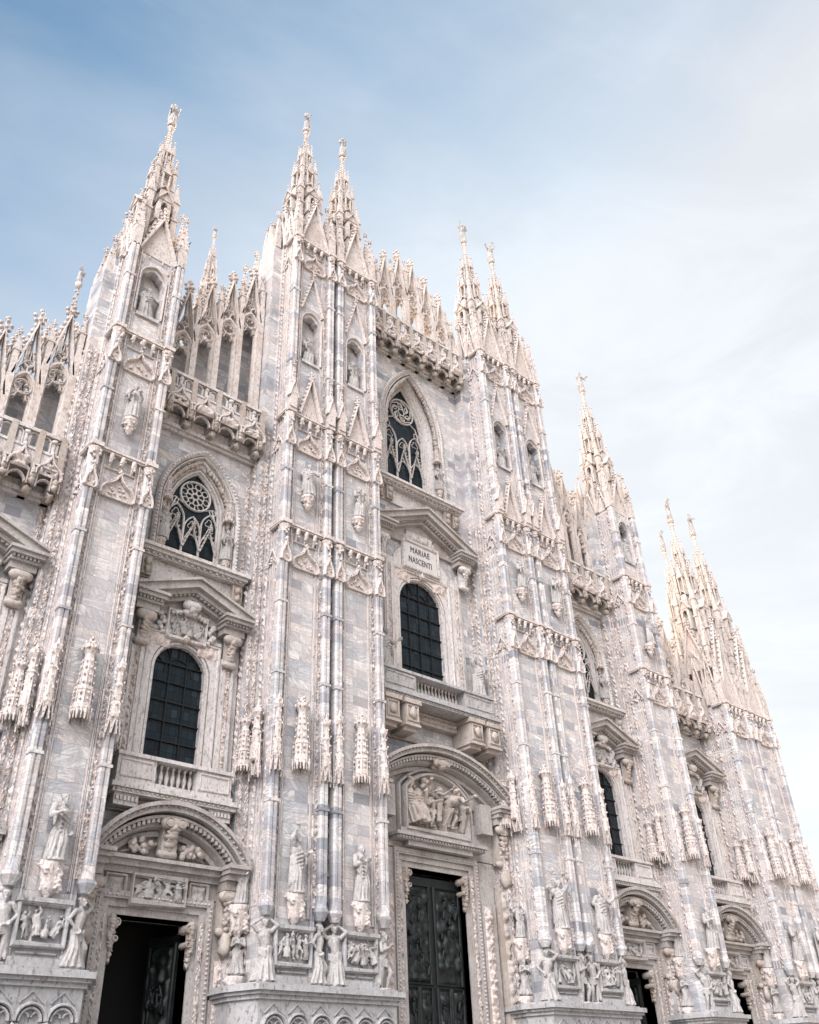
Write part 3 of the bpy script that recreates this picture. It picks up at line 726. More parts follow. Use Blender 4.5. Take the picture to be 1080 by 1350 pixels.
    for z0, z1, e in ((6.5, 6.68, .12), (6.68, 6.82, .26), (6.82, 7.05, .42)):
        pd.vprism([(x0-.65-e, -.3), (x1+.65+e, -.3), (x1+.65+e, 1.65), (x1+e*.6, 2.95+e), (x0-e*.6, 2.95+e), (x0-.65-e, 1.65)], z0, z1, top=[(x0-.65-e*1.0, -.3), (x1+.65+e*1.0, -.3), (x1+.65+e, 1.65), (x1+e*.6, 2.95+e), (x0-e*.6, 2.95+e), (x0-.65-e, 1.65)])
    pd.vprism([(x0-.7, -.3), (x1+.7, -.3), (x1+.7, 1.6), (x1+.1, 2.98), (x0-.1, 2.98), (x0-.7, 1.6)], 7.05, 7.16)
    pd.box(x0-.1, x1+.1, 2.9, 3.12, .1, .9); pd.box(x0-.2, x1+.2, 2.9, 3.25, -.5, .1)
    n = 3*k; wd = (x1-x0-.3)/n
    for i in range(n):
        X = x0+.15+wd*(i+.5)
        for r in (0, 1): pd.band(arch(X, wd*.5-.02-.16*r, 5.35, wd*.5-.02-.14*r, 6), .06, 2.93-.0, 3.22-.08*r)
        for q in (-.28, .28): pd.band(arc(X+q*wd*.75, 5.45, wd*.17, PI*.95, PI*.05, 6), .04, 2.93, 3.08)
        pd.blob(X-wd/2, 3.1, 5.1, .17, .16, .24, lump=.5, n=2)
        pd.band([(X-wd*.38, 5.95), (X, 6.35), (X+wd*.38, 5.95)], .03, 2.93, 3.03)
    pd.blob(x0+.15+wd*n, 3.1, 5.1, .17, .16, .24)
    for i in range(k):
        X0 = subs[i]-1.6; X1 = subs[i]+1.6
        pd.band([(X0, 1.3), (X1, 1.3), (X1, 4.5), (X0, 4.5)], .13, 2.93, 3.14, closed=True)
        carved_panel(pd, X0+.3, X1-.3, 1.6, 4.2, 2.96, amp=.2, cell=.1, seed=i+3, sc_=1.6)
    pd.build('pedestal', MG, pier)
    for i, s in enumerate(subs):
        # framed relief, canopies, brackets
        f = B(); f.box(s-1.0, s+1.0, 2.3, 2.5, 7.16, 9.6); f.band([(s-.98, 7.95), (s+.98, 7.95), (s+.98, 9.45), (s-.98, 9.45)], .10, 2.48, 2.78, closed=True)
        f.box(s-1.12, s+1.12, 2.3, 2.84, 9.45, 9.62); f.box(s-1.1, s+1.1, 2.3, 2.74, 7.16, 7.5); f.band([(s-.8, 7.68), (s+.8, 7.68)], .06, 2.48, 2.6)
        rp = f.build('relief_panel', MG, pier)
        place(REL[(rel0+i) % 5], 'relief_figures', pier, s, 2.52, 8.06)
        place(FBRACKET, 'bracket', pier, s, 2.62, 9.85)
        place(CANOPY, 'canopy', pier, s, 2.85, 16.6, random.random(), scl=(.86, .86, random.uniform(.95, 1.04)))
        for sx in (-1, 1): place(SLIM, 'canopy', pier, s+sx*1.545, 2.95, 16.4, scl=(.78*sx, .8, random.uniform(.94, 1.06)))
        if len(tiers) > 0: place(BRACKET, 'bracket', pier, s, 2.75, 33.0) if ztop > 35 else None
    for sx, s in ((-1, subs[0]), (1, subs[-1])): place(SLIM, 'canopy', pier, s+sx*2.0, 1.75, 16.4, -sx*PI/2); place(CANOPY, 'canopy', pier, s+sx*2.35, 1.1, 16.6, scl=.8)
    return pier

def crown_gables(pier, subs, z, h=4.4, hw=1.15, flank=True):
    b = B()
    for s in subs:
        b.fprism([(s-hw, z-.1), (s+hw, z-.1), (s, z+h)], 2.35, 2.5); b.band([(s-hw-.1, z-.1), (s, z+h+.3), (s+hw+.1, z-.1)], .12, 2.35, 2.8)
        crockets(b, (s-hw-.2, z), (s-.1, z+h+.3), 2.6, .5, .12); crockets(b, (s+hw+.2, z), (s+.1, z+h+.3), 2.6, .5, .12); finial(b, s, 2.6, z+h+.3, .9)
        for sx in (-1, 1):
            X = s+sx*1.545; b.box(X-.27, X+.27, 2.3, 2.86, z-.1, z+1.6); b.pyr(X, 2.58, z+1.6, z+4.6, .42); finial(b, X, 2.58, z+4.5, .55)
            b.box(X-.22, X+.22, -.9, -.4, z-.1, z+1.6); b.pyr(X, -.65, z+1.6, z+4.6, .36)
            for q in range(7): t = .3*(1-q/7); b.blob(X+t*(1 if q % 2 else -1), 2.58+t, z+1.8+q*.38, .085)
            if flank:
                for da, db in ((1.25, 2.4), (.0, 1.15)):
                    dm = (da+db)/2; hz = h*.8
                    for e0, e1 in ((da, dm), (db, dm)): b.cap((s+sx*1.72, e0, z), (s+sx*1.72, e1, z+hz), .13, .09, 5)
                    vs = [(s+sx*q, a, c) for q in (1.52, 1.66) for a, c in ((da, z-.1), (db, z-.1), (dm, z+hz))]
                    b.add(vs, [(0, 1, 2), (3, 5, 4), (0, 3, 4, 1), (1, 4, 5, 2), (2, 5, 3, 0)]); finial(b, s+sx*1.7, dm, z+hz, .6)
                    b.box(s+sx*1.7-.16, s+sx*1.7+.16, db-.02, db+.28, z-.1, z+1.6); b.pyr(s+sx*1.7, db+.13, z+1.6, z+4.0, .26)
                if len(subs) > 1 and (s+sx*2.2 < subs[0]-2 or s+sx*2.2 > subs[-1]+2):
                    X = s+sx*2.1
                    b.add([(X-.25, -1.1, z-.1), (X-.25, .85, z-.1), (X-.25, -.1, z+3.2), (X+.3, -1.1, z-.1), (X+.3, .85, z-.1), (X+.3, -.1, z+3.2)], [(0, 1, 2), (3, 5, 4), (0, 3, 4, 1), (1, 4, 5, 2), (2, 5, 3, 0)])
                    finial(b, X, -.1, z+3.2, .7)
                    for dd in (.7, -.9): b.box(X-.2, X+.2, dd-.2, dd+.2, z-.1, z+1.4); b.pyr(X, dd, z+1.4, z+3.6, .3); finial(b, X, dd, z+3.5, .45)
                for a0 in (0, 2.3):
                    for q in range(7): t = q/7; b.blob(s+sx*1.76, a0+(1.15-a0)*t*.5, z+h*.8*t, .10)
    return b.build('gable', MSP, pier)

def copy_tree(o, parent=None, dx=0.0):
    c = o.copy(); COL.objects.link(c)
    if parent is not None: c.parent = parent
    c.location.x += dx
    for ch in list(o.children): copy_tree(ch, c, 0)
    return c

AX, A2, A3 = 9.6, 23.41, 36.9
D1, D2 = -1.98, 1.98
# slim pier on the left (and its copy on the right)
p1 = make_pier(-A2, [0], 47.4, (42.0, 46.1), [31.6, 40.2], 1, 0)
crown_gables(p1, [0], 47.4, 3.2)
pw1 = make_pier(-AX, [D1, D2], 57.4, (45.2, 49.9), [31.6, 40.2, 57.3], 20, 1)
crown_gables(pw1, [D1, D2], 57.5, 4.4)
p4 = copy_tree(p1, duomo, (2*A2-.3)*S); pw3 = copy_tree(pw1, duomo, 2*AX*S)
p5 = make_pier(A3, [D1, D2], 31.6, None, [31.5], 50, 3); crown_gables(p5, [D1, D2], 31.7, 6.0)
# rotate which reliefs the copies show
for p, sh in ((p4, 2), (pw3, 3)):
    for i, c in enumerate([c for c in p.children if c.name.startswith('relief_figures')]): c.data = REL[(sh+i) % 5]
# spires
sp1 = make_spire(duomo, -A2, .8, 47.2, 16.5, .98)
sps = [(A2, .8, 47.2, 1), (-AX+D1, .8, 57.6, 1.03), (-AX+D2, .8, 57.6, 1.03), (AX+D1, .8, 57.6, 1.03), (AX+D2, .8, 57.6, 1.03), (A3+D1, .8, 35.3, 1.03), (A3+D2, .8, 35.3, 1.03), (40.6, -3.9, 36.0, 1.0)]
for x, d, z, kz in sps:
    c = copy_tree(sp1, duomo); c.location = (x*S, -d*S, z*S); c.scale = (1, 1, kz)
    if z == 36.0: c.scale = (.8, .8, 1.05)
c = copy_tree(sp1, duomo); c.location = (-11.9*S, 14*S, 62.0*S); c.scale = (.55, .55, .74)   # spire over the nave side, behind the gable

# ------------------------------------------------------------------ bay walls
def wall_bay(cx, x0, x1, zt, ops):
    """ops: list of (half width, z0, z spring, arch height, centre)"""
    b = B(); ops = sorted(ops, key=lambda o: o[1]); W = max(o[0] for o in ops)
    D = -1.1
    b.box(x0-cx, -W, D, 0, -.5, zt); b.box(W, x1-cx, D, 0, -.5, zt)
    z = -.5
    for w_, a, zs, h in ops:
        if a > z: b.box(-W, W, D, 0, z, a)
        top = zs+h
        if w_ < W-1e-3: b.box(-W, -w_, D, 0, a, top); b.box(w_, W, D, 0, a, top)
        if h > .01:
            P = arch(0, w_, zs, h, 8)
            for p, q in zip(P, P[1:]): b.fprism([p, q, (q[0], top), (p[0], top)], D, 0)
        z = top
    b.box(-W, W, D, 0, z, zt)
    return b.build('wall', MB_, duomo, (cx, 0, 0))

def gothic_window(cx, w_, z0, h, sill_w, kind):
    GD = 1.0 if kind == 'C' else .36                     # how far the glass is set back
    zs = z0+h*.52; ah = h*.48; HF = 1.2 if kind == 'C' else 1.3; sd = .5 if kind == 'C' else 0
    b = B(); hw = w_*1.50; hz0 = z0-.15; hs = zs+.1; hh = ah*HF
    pj_ = .16 if kind == 'C' else .36
    b.band(opening(0, hw+.16, hz0, hs, hh+.18), .16, -.02, pj_); b.band(opening(0, hw-.10, hz0, hs, hh-.10), .06, -.06, pj_*.6); b.band(opening(0, hw-.34, hz0, hs, hh-.38), .06, -.3, .02)
    b.band(opening(0, w_+.11, z0, zs, ah+.12), .08, -GD-.2, -GD+.12); b.band(opening(0, w_+.30, z0, zs, ah+.34), .05, -GD, -GD+.2)
    P0 = opening(0, hw+.02, hz0-.3, hs, hh+.02); P1 = opening(0, w_+.1, z0-.1, zs, ah+.1)
    n = len(P0); b.add([(x, .04, z) for x, z in P0]+[(x, -GD-.05, z) for x, z in P1], [(i, i+1, n+i+1, n+i) for i in range(n-1)])
    beads(b, opening(0, hw+.16, hz0, hs, hh+.18), .24, .09, pj_)
    root = b.build('gothic_window', MC, duomo, (cx, 0, 0))
    pts = opening(0, (hw+w_)/2+.05, z0+h*.28, hs, (hh+ah)/2)
    for sx in (-1, 1):
        s = B()
        for i, (x, z) in enumerate(along(pts, .27)):
            if x*sx < w_*.25 or z < zs-.2: continue
            s.blob(x, -.1, z, .13 if i % 5 else .18, .16, .24, lump=.5, n=2)
        s.build('arch_carving', MO, root)
    for sx in ((1,) if cx >= 0 else (-1, 1)): place(BRACKET, 'bracket', root, sx*((hw+w_)/2+.02), .1, z0+.0, scl=.66); place(CANOPY, 'canopy', root, sx*((hw+w_)/2), .05, z0+3.2, scl=(.62, .62, .45))
    # sill
    b = B(); b.box(-hw, hw, -1.09, -.05, z0-.3, z0+.02); z0 -= sd; b.box(-sill_w, sill_w, -.05, .95, z0-.42, z0-.22); b.box(-sill_w+.1, sill_w-.1, -.05, .78, z0-.6, z0-.42); b.box(-sill_w+.2, sill_w-.2, -.05, .55, z0-.78, z0-.6)
    b.box(-sill_w+.25, sill_w-.25, -.02, .16, z0-2.0, z0-.8)
    for i in range(int(sill_w*5)): b.box(-sill_w+.25+i*.39, -sill_w+.42+i*.39, .3, .66, z0-.72, z0-.6)
    b.build('sill', MC, root)
    for sx in (-1, 1):
        for k in range(2 if kind == 'C' else 1):
            b = B(); X = sx*(sill_w-.55-.85*k); b.box(X-.3, X+.3, .1, .42, z0-1.95, z0-.8); b.blob(X, .46, z0-1.2, .2, .2, .26, n=2); b.blob(X, .45, z0-1.65, .16, .16, .24, lump=.5, n=2)
            for q in (-.27, .27): b.cap((X+q, .44, z0-1.0), (X+q, .44, z0-1.8), .05, .04, 5)
            b.build('console', MO, root)
    z0 += sd
    # glass
    b = B(); b.fprism(opening(0, w_+.05, z0-.02, zs, ah+.05), -GD-.3, -GD-.2); b.build('glass', GLASS, root)
    # tracery
    t = B(); d0, d1 = -GD-.18, -GD-.03; R = w_*.60; rz = z0+h-ah*.5-.12 if kind != 'C' else z0+h-ah*.47
    t.band(opening(0, w_-.02, z0, zs, ah), .06, d0, d1)
    t.band(circ(0, rz, R, 28), .055, d0, d1, closed=True)
    if kind == 'C':       # swirling rosette
        t.band(circ(0, rz, R*.26, 14), .045, d0, d1-.08, closed=True)
        for i in range(6):
            a = 2*PI*i/6; t.band([(R*.26*math.cos(a), rz+R*.26*math.sin(a)), (R*.55*math.cos(a+.35), rz+R*.55*math.sin(a+.35)), (R*.8*math.cos(a+.9), rz+R*.8*math.sin(a+.9)), (R*.96*math.cos(a+1.6), rz+R*.96*math.sin(a+1.6))], .045, d0, d1-.08)
            a += .7; t.band(circ(R*.6*math.cos(a), rz+R*.6*math.sin(a), R*.17, 10), .035, d0, d1-.1, closed=True)
    else:
        t.band(circ(0, rz, R*.2, 10), .04, d0, d1-.08, closed=True)
        for i in range(8):
            a = 2*PI*i/8+.2; t.band(circ(R*.42*math.cos(a), rz+R*.42*math.sin(a), R*.19, 10), .026, d0, d1-.1, closed=True)
            a += PI/8; t.band(circ(R*.76*math.cos(a), rz+R*.76*math.sin(a), R*.2, 10), .026, d0, d1-.1, closed=True)
    lw = w_/3
    za = min(rz-R-.05, zs)         # lancet apex
    for i in (-1, 0, 1):
        X = i*2*lw; ap = za+(.0 if i == 0 else .55*R)
        P = opening(X, lw-.02, z0, ap-lw*1.9, lw*1.8)
        t.band(P, .045, d0, d1-.02)
        low = z0+(ap-z0)*.42
        t.band(arch(X, lw-.08, low, lw*1.25), .035, d0, d1-.06)
        t.band(foil(X, ap-lw*1.15, lw*.55, 3, PI/2), .022, d0, d1-.12, closed=True)
        for sx in (-1, 1):   # branching soffit cusps
            t.band([(X+sx*(lw-.08), low+.2), (X+sx*lw*.35, low+.75), (X, low+1.25)], .035, d0, d1-.1)
        # gablet in front
        g0 = z0+(za-z0)*.32; g1 = z0+(za-z0)*.78
        t.band([(X-lw+.02, g0), (X, g1), (X+lw-.02, g0)], .05, d1-.03, d1+.09)
        crockets(t, (X-lw+.0, g0+.1), (X-.06, g1), d1+.12, .26, .05); crockets(t, (X+lw, g0+.1), (X+.06, g1), d1+.12, .26, .05); finial(t, X, d1+.1, g1, .5)
    for sx in (-1, 1):
        t.band([(sx*w_*.98, zs-.3), (sx*w_*.72, zs+ah*.30), (sx*R*.75, rz-R*.72)], .045, d0, d1-.08)
        t.band(circ(sx*w_*.76, za+R*.75, w_*.13, 8), .03, d0, d1-.1, closed=True)
    t.build('tracery', MC, root)
    l = B()
    for k in range(1, 4): l.box(-w_, w_, -GD-.2, -GD-.16, z0+k*h*.14-.02, z0+k*h*.14+.02)
    l.build('glazing_bar', LEAD, root)
    return root

def scroll(b, x, d, z0, z1, w_, dep, mi=0):
    """S shaped console seen from the front: block with volutes and leaf"""
    b.box(x-w_, x+w_, d, d+dep*.55, z0+.15, z1)
    b.cap((x-w_, d+dep*.75, z1-.28), (x+w_, d+dep*.75, z1-.28), .28, .28, 12); b.cap((x-w_*.85, d+dep*.4, z0+.2), (x+w_*.85, d+dep*.4, z0+.2), .2, .2, 12)
    n = 7
    for i in range(n):
        t = i/(n-1); zz = z1-.5-(z1-z0-.8)*t; dd = d+dep*(.85-.5*t)
        b.blob(x, dd, zz, w_*.8, .18, .2, lump=.5, n=2)
    for sx in (-1, 1): b.band(arc(x+sx*w_*.8, z1-.28, .2, 0, 2*PI, 10), .04, d+dep*.5, d+dep)

def pediment_window(cx, w_, z0, zs, pw, pz0, pz1, kind):
    """round headed window with pedimented frame; pw = half width of pediment"""
    b = B(); fw = w_+.75
    top = pz0-1.6 if kind != 'C' else pz0-2.6
    b.band(opening(0, w_+.14, z0, zs, w_+.14), .14, -.55, .12)
    # frame field with spandrels
    P = arch(0, w_+.26, zs, w_+.26, 8)
    for p, q in zip(P, P[1:]): b.fprism([p, q, (q[0], zs+w_+.55), (p[0], zs+w_+.55)], .0, .16)
    b.box(-fw, -w_-.26, .0, .16, z0, zs+w_+.55); b.box(w_+.26, fw, .0, .16, z0, zs+w_+.55)
    b.box(-fw, fw, .0, .22, zs+w_+.55, zs+w_+.75)
    b.band([(-fw+.1, z0), (-fw+.1, zs+w_+.4), (fw-.1, zs+w_+.4), (fw-.1, z0)], .08, .14, .3)
    for sx in (-1, 1):
        b.box(*sorted((sx*(fw+.02), sx*(fw+.85))), .0, .34, z0-.05, pz0-1.9); b.box(*sorted((sx*(fw+.12), sx*(fw+.28))), .3, .42, z0, pz0-2.5); b.box(*sorted((sx*(fw+.60), sx*(fw+.76))), .3, .42, z0, pz0-2.5)
        b.box(*sorted((sx*(fw+.85), sx*(fw+1.15))), .0, .2, z0-.05, pz0-1.2)
    root = b.build('arched_window', MC, duomo, (cx, 0, 0))
    s = B()
    for sx in (-1, 1): strip(s, sx*(fw+.44), .36, z0+.1, pz0-2.6, .26, seed=3); carved_panel(s, *sorted((sx*w_*.55, sx*(fw-.15))), zs+w_*.78, zs+w_+.42, .17, amp=.14, cell=.08, seed=5)
    s.blob(0, .25, zs+w_+.38, .22, .2, .3, n=2, lump=.5)
    s.build('carved_band', MBAND, root)
    # pediment
    p = B(); e = .55; bx = pw-1.75
    p.band([(-pw+.05, pz0+.28), (0, pz1-.18), (pw-.05, pz0+.28)], .20, .0, 1.25, soft=False); p.band([(-pw-.08, pz0+.52), (0, pz1+.08), (pw+.08, pz0+.52)], .07, .0, 1.42, soft=False)
    p.band([(-pw+.25, pz0+.02), (0, pz1-.5), (pw-.25, pz0+.02)], .12, .0, .95, soft=False)
    p.band([(-pw+.6, pz0-.05), (0, pz1-.82), (pw-.6, pz0-.05)], .12, .0, .62, soft=False)
    for x, z in along([(-pw+.6, pz0+.0), (0, pz1-.62), (pw-.6, pz0+.0)], .27): p.box(x-.07, x+.07, .55, .86, z-.1, z+.06)
    p.fprism([(-pw+.8, pz0-.2), (pw-.8, pz0-.2), (0, pz1-.85)], -.02, .22)
    for sx in (-1, 1):        # broken entablature blocks
        a, c = sorted((sx*bx, sx*(pw+.02)))
        p.box(a-.02, c+.02, .0, 1.44, pz0+.18, pz0+.34); p.box(a+.06, c-.06, .0, 1.30, pz0-.02, pz0+.18); p.box(a+.14, c-.14, .0, 1.05, pz0-.26, pz0-.02); p.box(a+.24, c-.24, .0, .85, pz0-.62, pz0-.26)
        for i in range(7): q = a+.2+(c-a-.4)*i/7; p.box(q, q+.11, .9, 1.18, pz0-.16, pz0-.02)
    p.build('pediment', MD, root)
    for sx in (-1, 1):
        c = B(); scroll(c, sx*(bx+pw)/2, .30, pz0-2.5, pz0-.62, .30, .62); c.build('console', MO if kind != 'C' else MC, root)
    # relief or tablet below the pediment
    if kind == 'C':
        t = B(); t.box(-1.75, 1.75, .0, .26, pz0-2.35, pz0+.15); t.band([(-1.62, pz0-2.12), (1.62, pz0-2.12), (1.62, pz0+.02), (-1.62, pz0+.02)], .1, .24, .42, closed=True)
        carved_panel(t, -1.4, 1.4, pz0+.2, pz0+.95, .22, amp=.22, cell=.09, seed=9)
        for sx in (-1, 1): t.fprism([(sx*1.8, pz0-.6), (sx*2.5, pz0-1.5), (sx*2.6, pz0-2.7), (sx*1.8, pz0-2.7)], .0, .2)
        t.build('frieze', MC, root)
        q = B(); q.box(-1.5, 1.5, .25, .30, pz0-2.0, pz0-.1); tb = q.build('tablet', PLAQUE, root)
        for j, txt in enumerate(('MARIAE', 'NASCENTI')):
            cu = bpy.data.curves.new('inscription', 'FONT'); cu.body = txt; cu.size = .68*S; cu.extrude = .012; cu.align_x = 'CENTER'; cu.space_character = 1.12
            o = bpy.data.objects.new('tmp', cu); COL.objects.link(o)
            dg = bpy.context.evaluated_depsgraph_get(); me = bpy.data.meshes.new_from_object(o.evaluated_get(dg)); bpy.data.objects.remove(o); me.materials.clear(); me.materials.append(INK)
            o = bpy.data.objects.new('inscription', me); COL.objects.link(o); o.parent = tb
            o.location = (-.1*S, -.315*S, (pz0-.85-j*.80)*S); o.rotation_euler = (PI/2, 0, 0)
            w0 = max(v.co.x for v in me.vertices)-min(v.co.x for v in me.vertices); k = (1.8 if j == 0 else 2.15)*S/w0; o.scale = (k, 1.0, 1)
    else:
        t = B(); t.band([(-1.15, pz0-1.45), (1.15, pz0-1.45), (1.15, pz0+.1), (-1.15, pz0+.1)], .09, .1, .40, closed=True)
        t.box(-1.1, 1.1, .0, .2, pz0-1.4, pz0+.1); scroll(t, 0, .3, pz0-.1, pz0+.75, .28, .45)
        for sx in (-1, 1):
            for i in range(6): t.blob(sx*(1.35+.13*(i % 3)), .26, pz0-1.25+.2*i, .17, .14, .17, lump=.5, n=2)
        for i in range(4):
            for sx in (-1, 1): t.blob(sx*(.35+.2*i), .42, pz0+.15-.09*i, .15, .15, .14, lump=.5)
        t.build('frieze', MC, root); place(REL[0 if kind == 'a' else 2], 'relief_figures', root, 0, .18, pz0-1.38, scl=(1.15, 1.0, 1.02))
    # glass with iron grid
    b = B(); b.fprism(opening(0, w_+.05, z0-.9, zs, w_+.05), -.32, -.25); b.build('glass', GLASS, root)
    l = B(); nx = 3 if kind != 'C' else 4
    for i in range(1, nx): x = -w_+2*w_*i/nx; l.box(x-.03, x+.03, -.25, -.15, z0-.9, zs+math.sqrt(max(0, w_*w_-x*x)))
    nz = 5
    for i in range(nz+1):
        z = z0+.1+(zs+w_*.25-z0)*i/nz; l.box(-w_, w_, -.25, -.13, z-.028, z+.028)
    l.band(arch(0, w_*.55, zs, w_*.55), .035, -.25, -.17)
    for i in range(1, 6): a = PI*i/6; l.band([(w_*.55*math.cos(a), zs+w_*.55*math.sin(a)), (w_*math.cos(a), zs+w_*math.sin(a))], .03, -.25, -.17)
    l.build('glazing_bar', LEAD, root)
    return root

BAL = B(); BAL.lathe([(.10, 0), (.10, .08), (.05, .14), (.11, .34), (.12, .44), (.05, .72), (.05, .80), (.10, .88), (.10, .95)], 0, 0, 8); BAL = BAL.mesh('baluster', MC)
def sill_balcony(cx, hw, z0, z1, bal, dep, kind):
    """parapet under the arched window: pedestals, balusters, ledge"""
    b = B(); zb = z0+(z1-z0)*.18
    for sx in (-1, 1): a, c = sorted((sx*bal, sx*hw)); b.box(a, c, -.02, dep, zb, z1-.18); b.band([(a+.18, zb+.18), (c-.18, zb+.18), (c-.18, z1-.34), (a+.18, z1-.34)], .04, dep-.01, dep+.06, closed=True)
    b.box(-hw-.08, hw+.08, -.02, dep+.12, z1-.18, z1); b.box(-hw-.05, hw+.05, -.02, dep+.1, z0, zb)
    b.box(-hw-.3, hw+.3, -.02, dep+.42, z0-.22, z0-.003); b.box(-hw-.18, hw+.18, -.02, dep+.28, z0-.42, z0-.22)
    for i in range(int(hw*8)): x = -hw+i*.25; b.blob(x, dep+.3, z0-.3, .075, .07, .07, lump=.1)
    if kind != 'C':
        b.box(-hw, hw, -.02, .35, z0-1.0, z0-.42)
        for sx in (-1, 1):
            a, c = sorted((sx*(hw-1.2), sx*(hw))); b.box(a, c, .3, dep+.1, z0-.95, z0-.42)
            for i in range(6): b.box(a+.06+i*.19, a+.17+i*.19, dep+.08, dep+.2, z0-.75, z0-.55)
    root = b.build('balcony', MG if kind == 'C' else MC, duomo, (cx, 0, 0))
    n = int(bal*2/.3); k = (z1-.18-zb)/.95
    for i in range(n): place(BAL, 'baluster', root, -bal+2*bal*(i+.5)/n, dep*.55, zb, scl=(1, 1, k))
    if kind == 'C':
        for x in (-4.3, -2.75, 2.75, 4.3):
            c = B(); c.box(x-.55, x+.55, .0, 1.75, z0-2.0, z0-.43); c.box(x-.66, x+.66, .0, 1.9, z0-.72, z0-.44); c.box(x-.5, x+.5, .0, 1.5, z0-2.35, z0-2.0); c.box(x-.62, x+.62, .0, 1.82, z0-2.12, z0-1.98)
            c.band([(x-.42, z0-1.8), (x+.42, z0-1.8), (x+.42, z0-.85), (x-.42, z0-.85)], .05, 1.74, 1.84, closed=True); c.blob(x, 1.8, z0-1.3, .26, .16, .36, lump=.5, n=2)
            c.build('console', MO, root)
        c = B(); c.box(-5.2, 5.2, -.02, .25, z0-2.4, z0-2.1); c.box(-2.1, 2.1, .0, .6, z0-1.2, z0-.5)
        for i in range(24): c.blob(-2+i*.17, .62, z0-.85, .12, .1, .2, lump=.5)
        c.build('frieze', MO, root)
    return root

def bronze_leaf(w_, h_, seed, cols=2):
    b = B(); b.box(0, w_, -.12, .0, 0, h_); b.box(.1, w_-.1, .0, .05, .05, .5)
    rows = [(.5, .20), (.20+.5*0, 0)]
    zs = [.06, .22, .40, .60]
    for j in range(4):
        z0, z1 = h_*(zs[j]), h_*((zs+[.97])[j+1])
        for i in range(cols if j < 3 else 1):
            n = cols if j < 3 else 1
            x0 = w_*(.06+.88*i/n); x1 = w_*(.06+.88*(i+1)/n)
            b.band([(x0+.08, z0+.08), (x1-.08, z0+.08), (x1-.08, z1-.08), (x0+.08, z1-.08)], .06, .0, .12, closed=True)
            carved_panel(b, x0+.18, x1-.18, z0+.18, z1-.18, .01, amp=.24, cell=.09, seed=seed+i+3*j, sc_=2.2)
            for q in range(int((x1-x0)*(z1-z0)*1.2)): 
                X = random.uniform(x0+.35, x1-.35); Z = random.uniform(z0+.4, z1-.9); b.cap((X, .12, Z), (X+random.uniform(-.15, .15), .16, Z+.45), .11, .07, 6); b.blob(X, .2, Z+.62, .08)
    return b

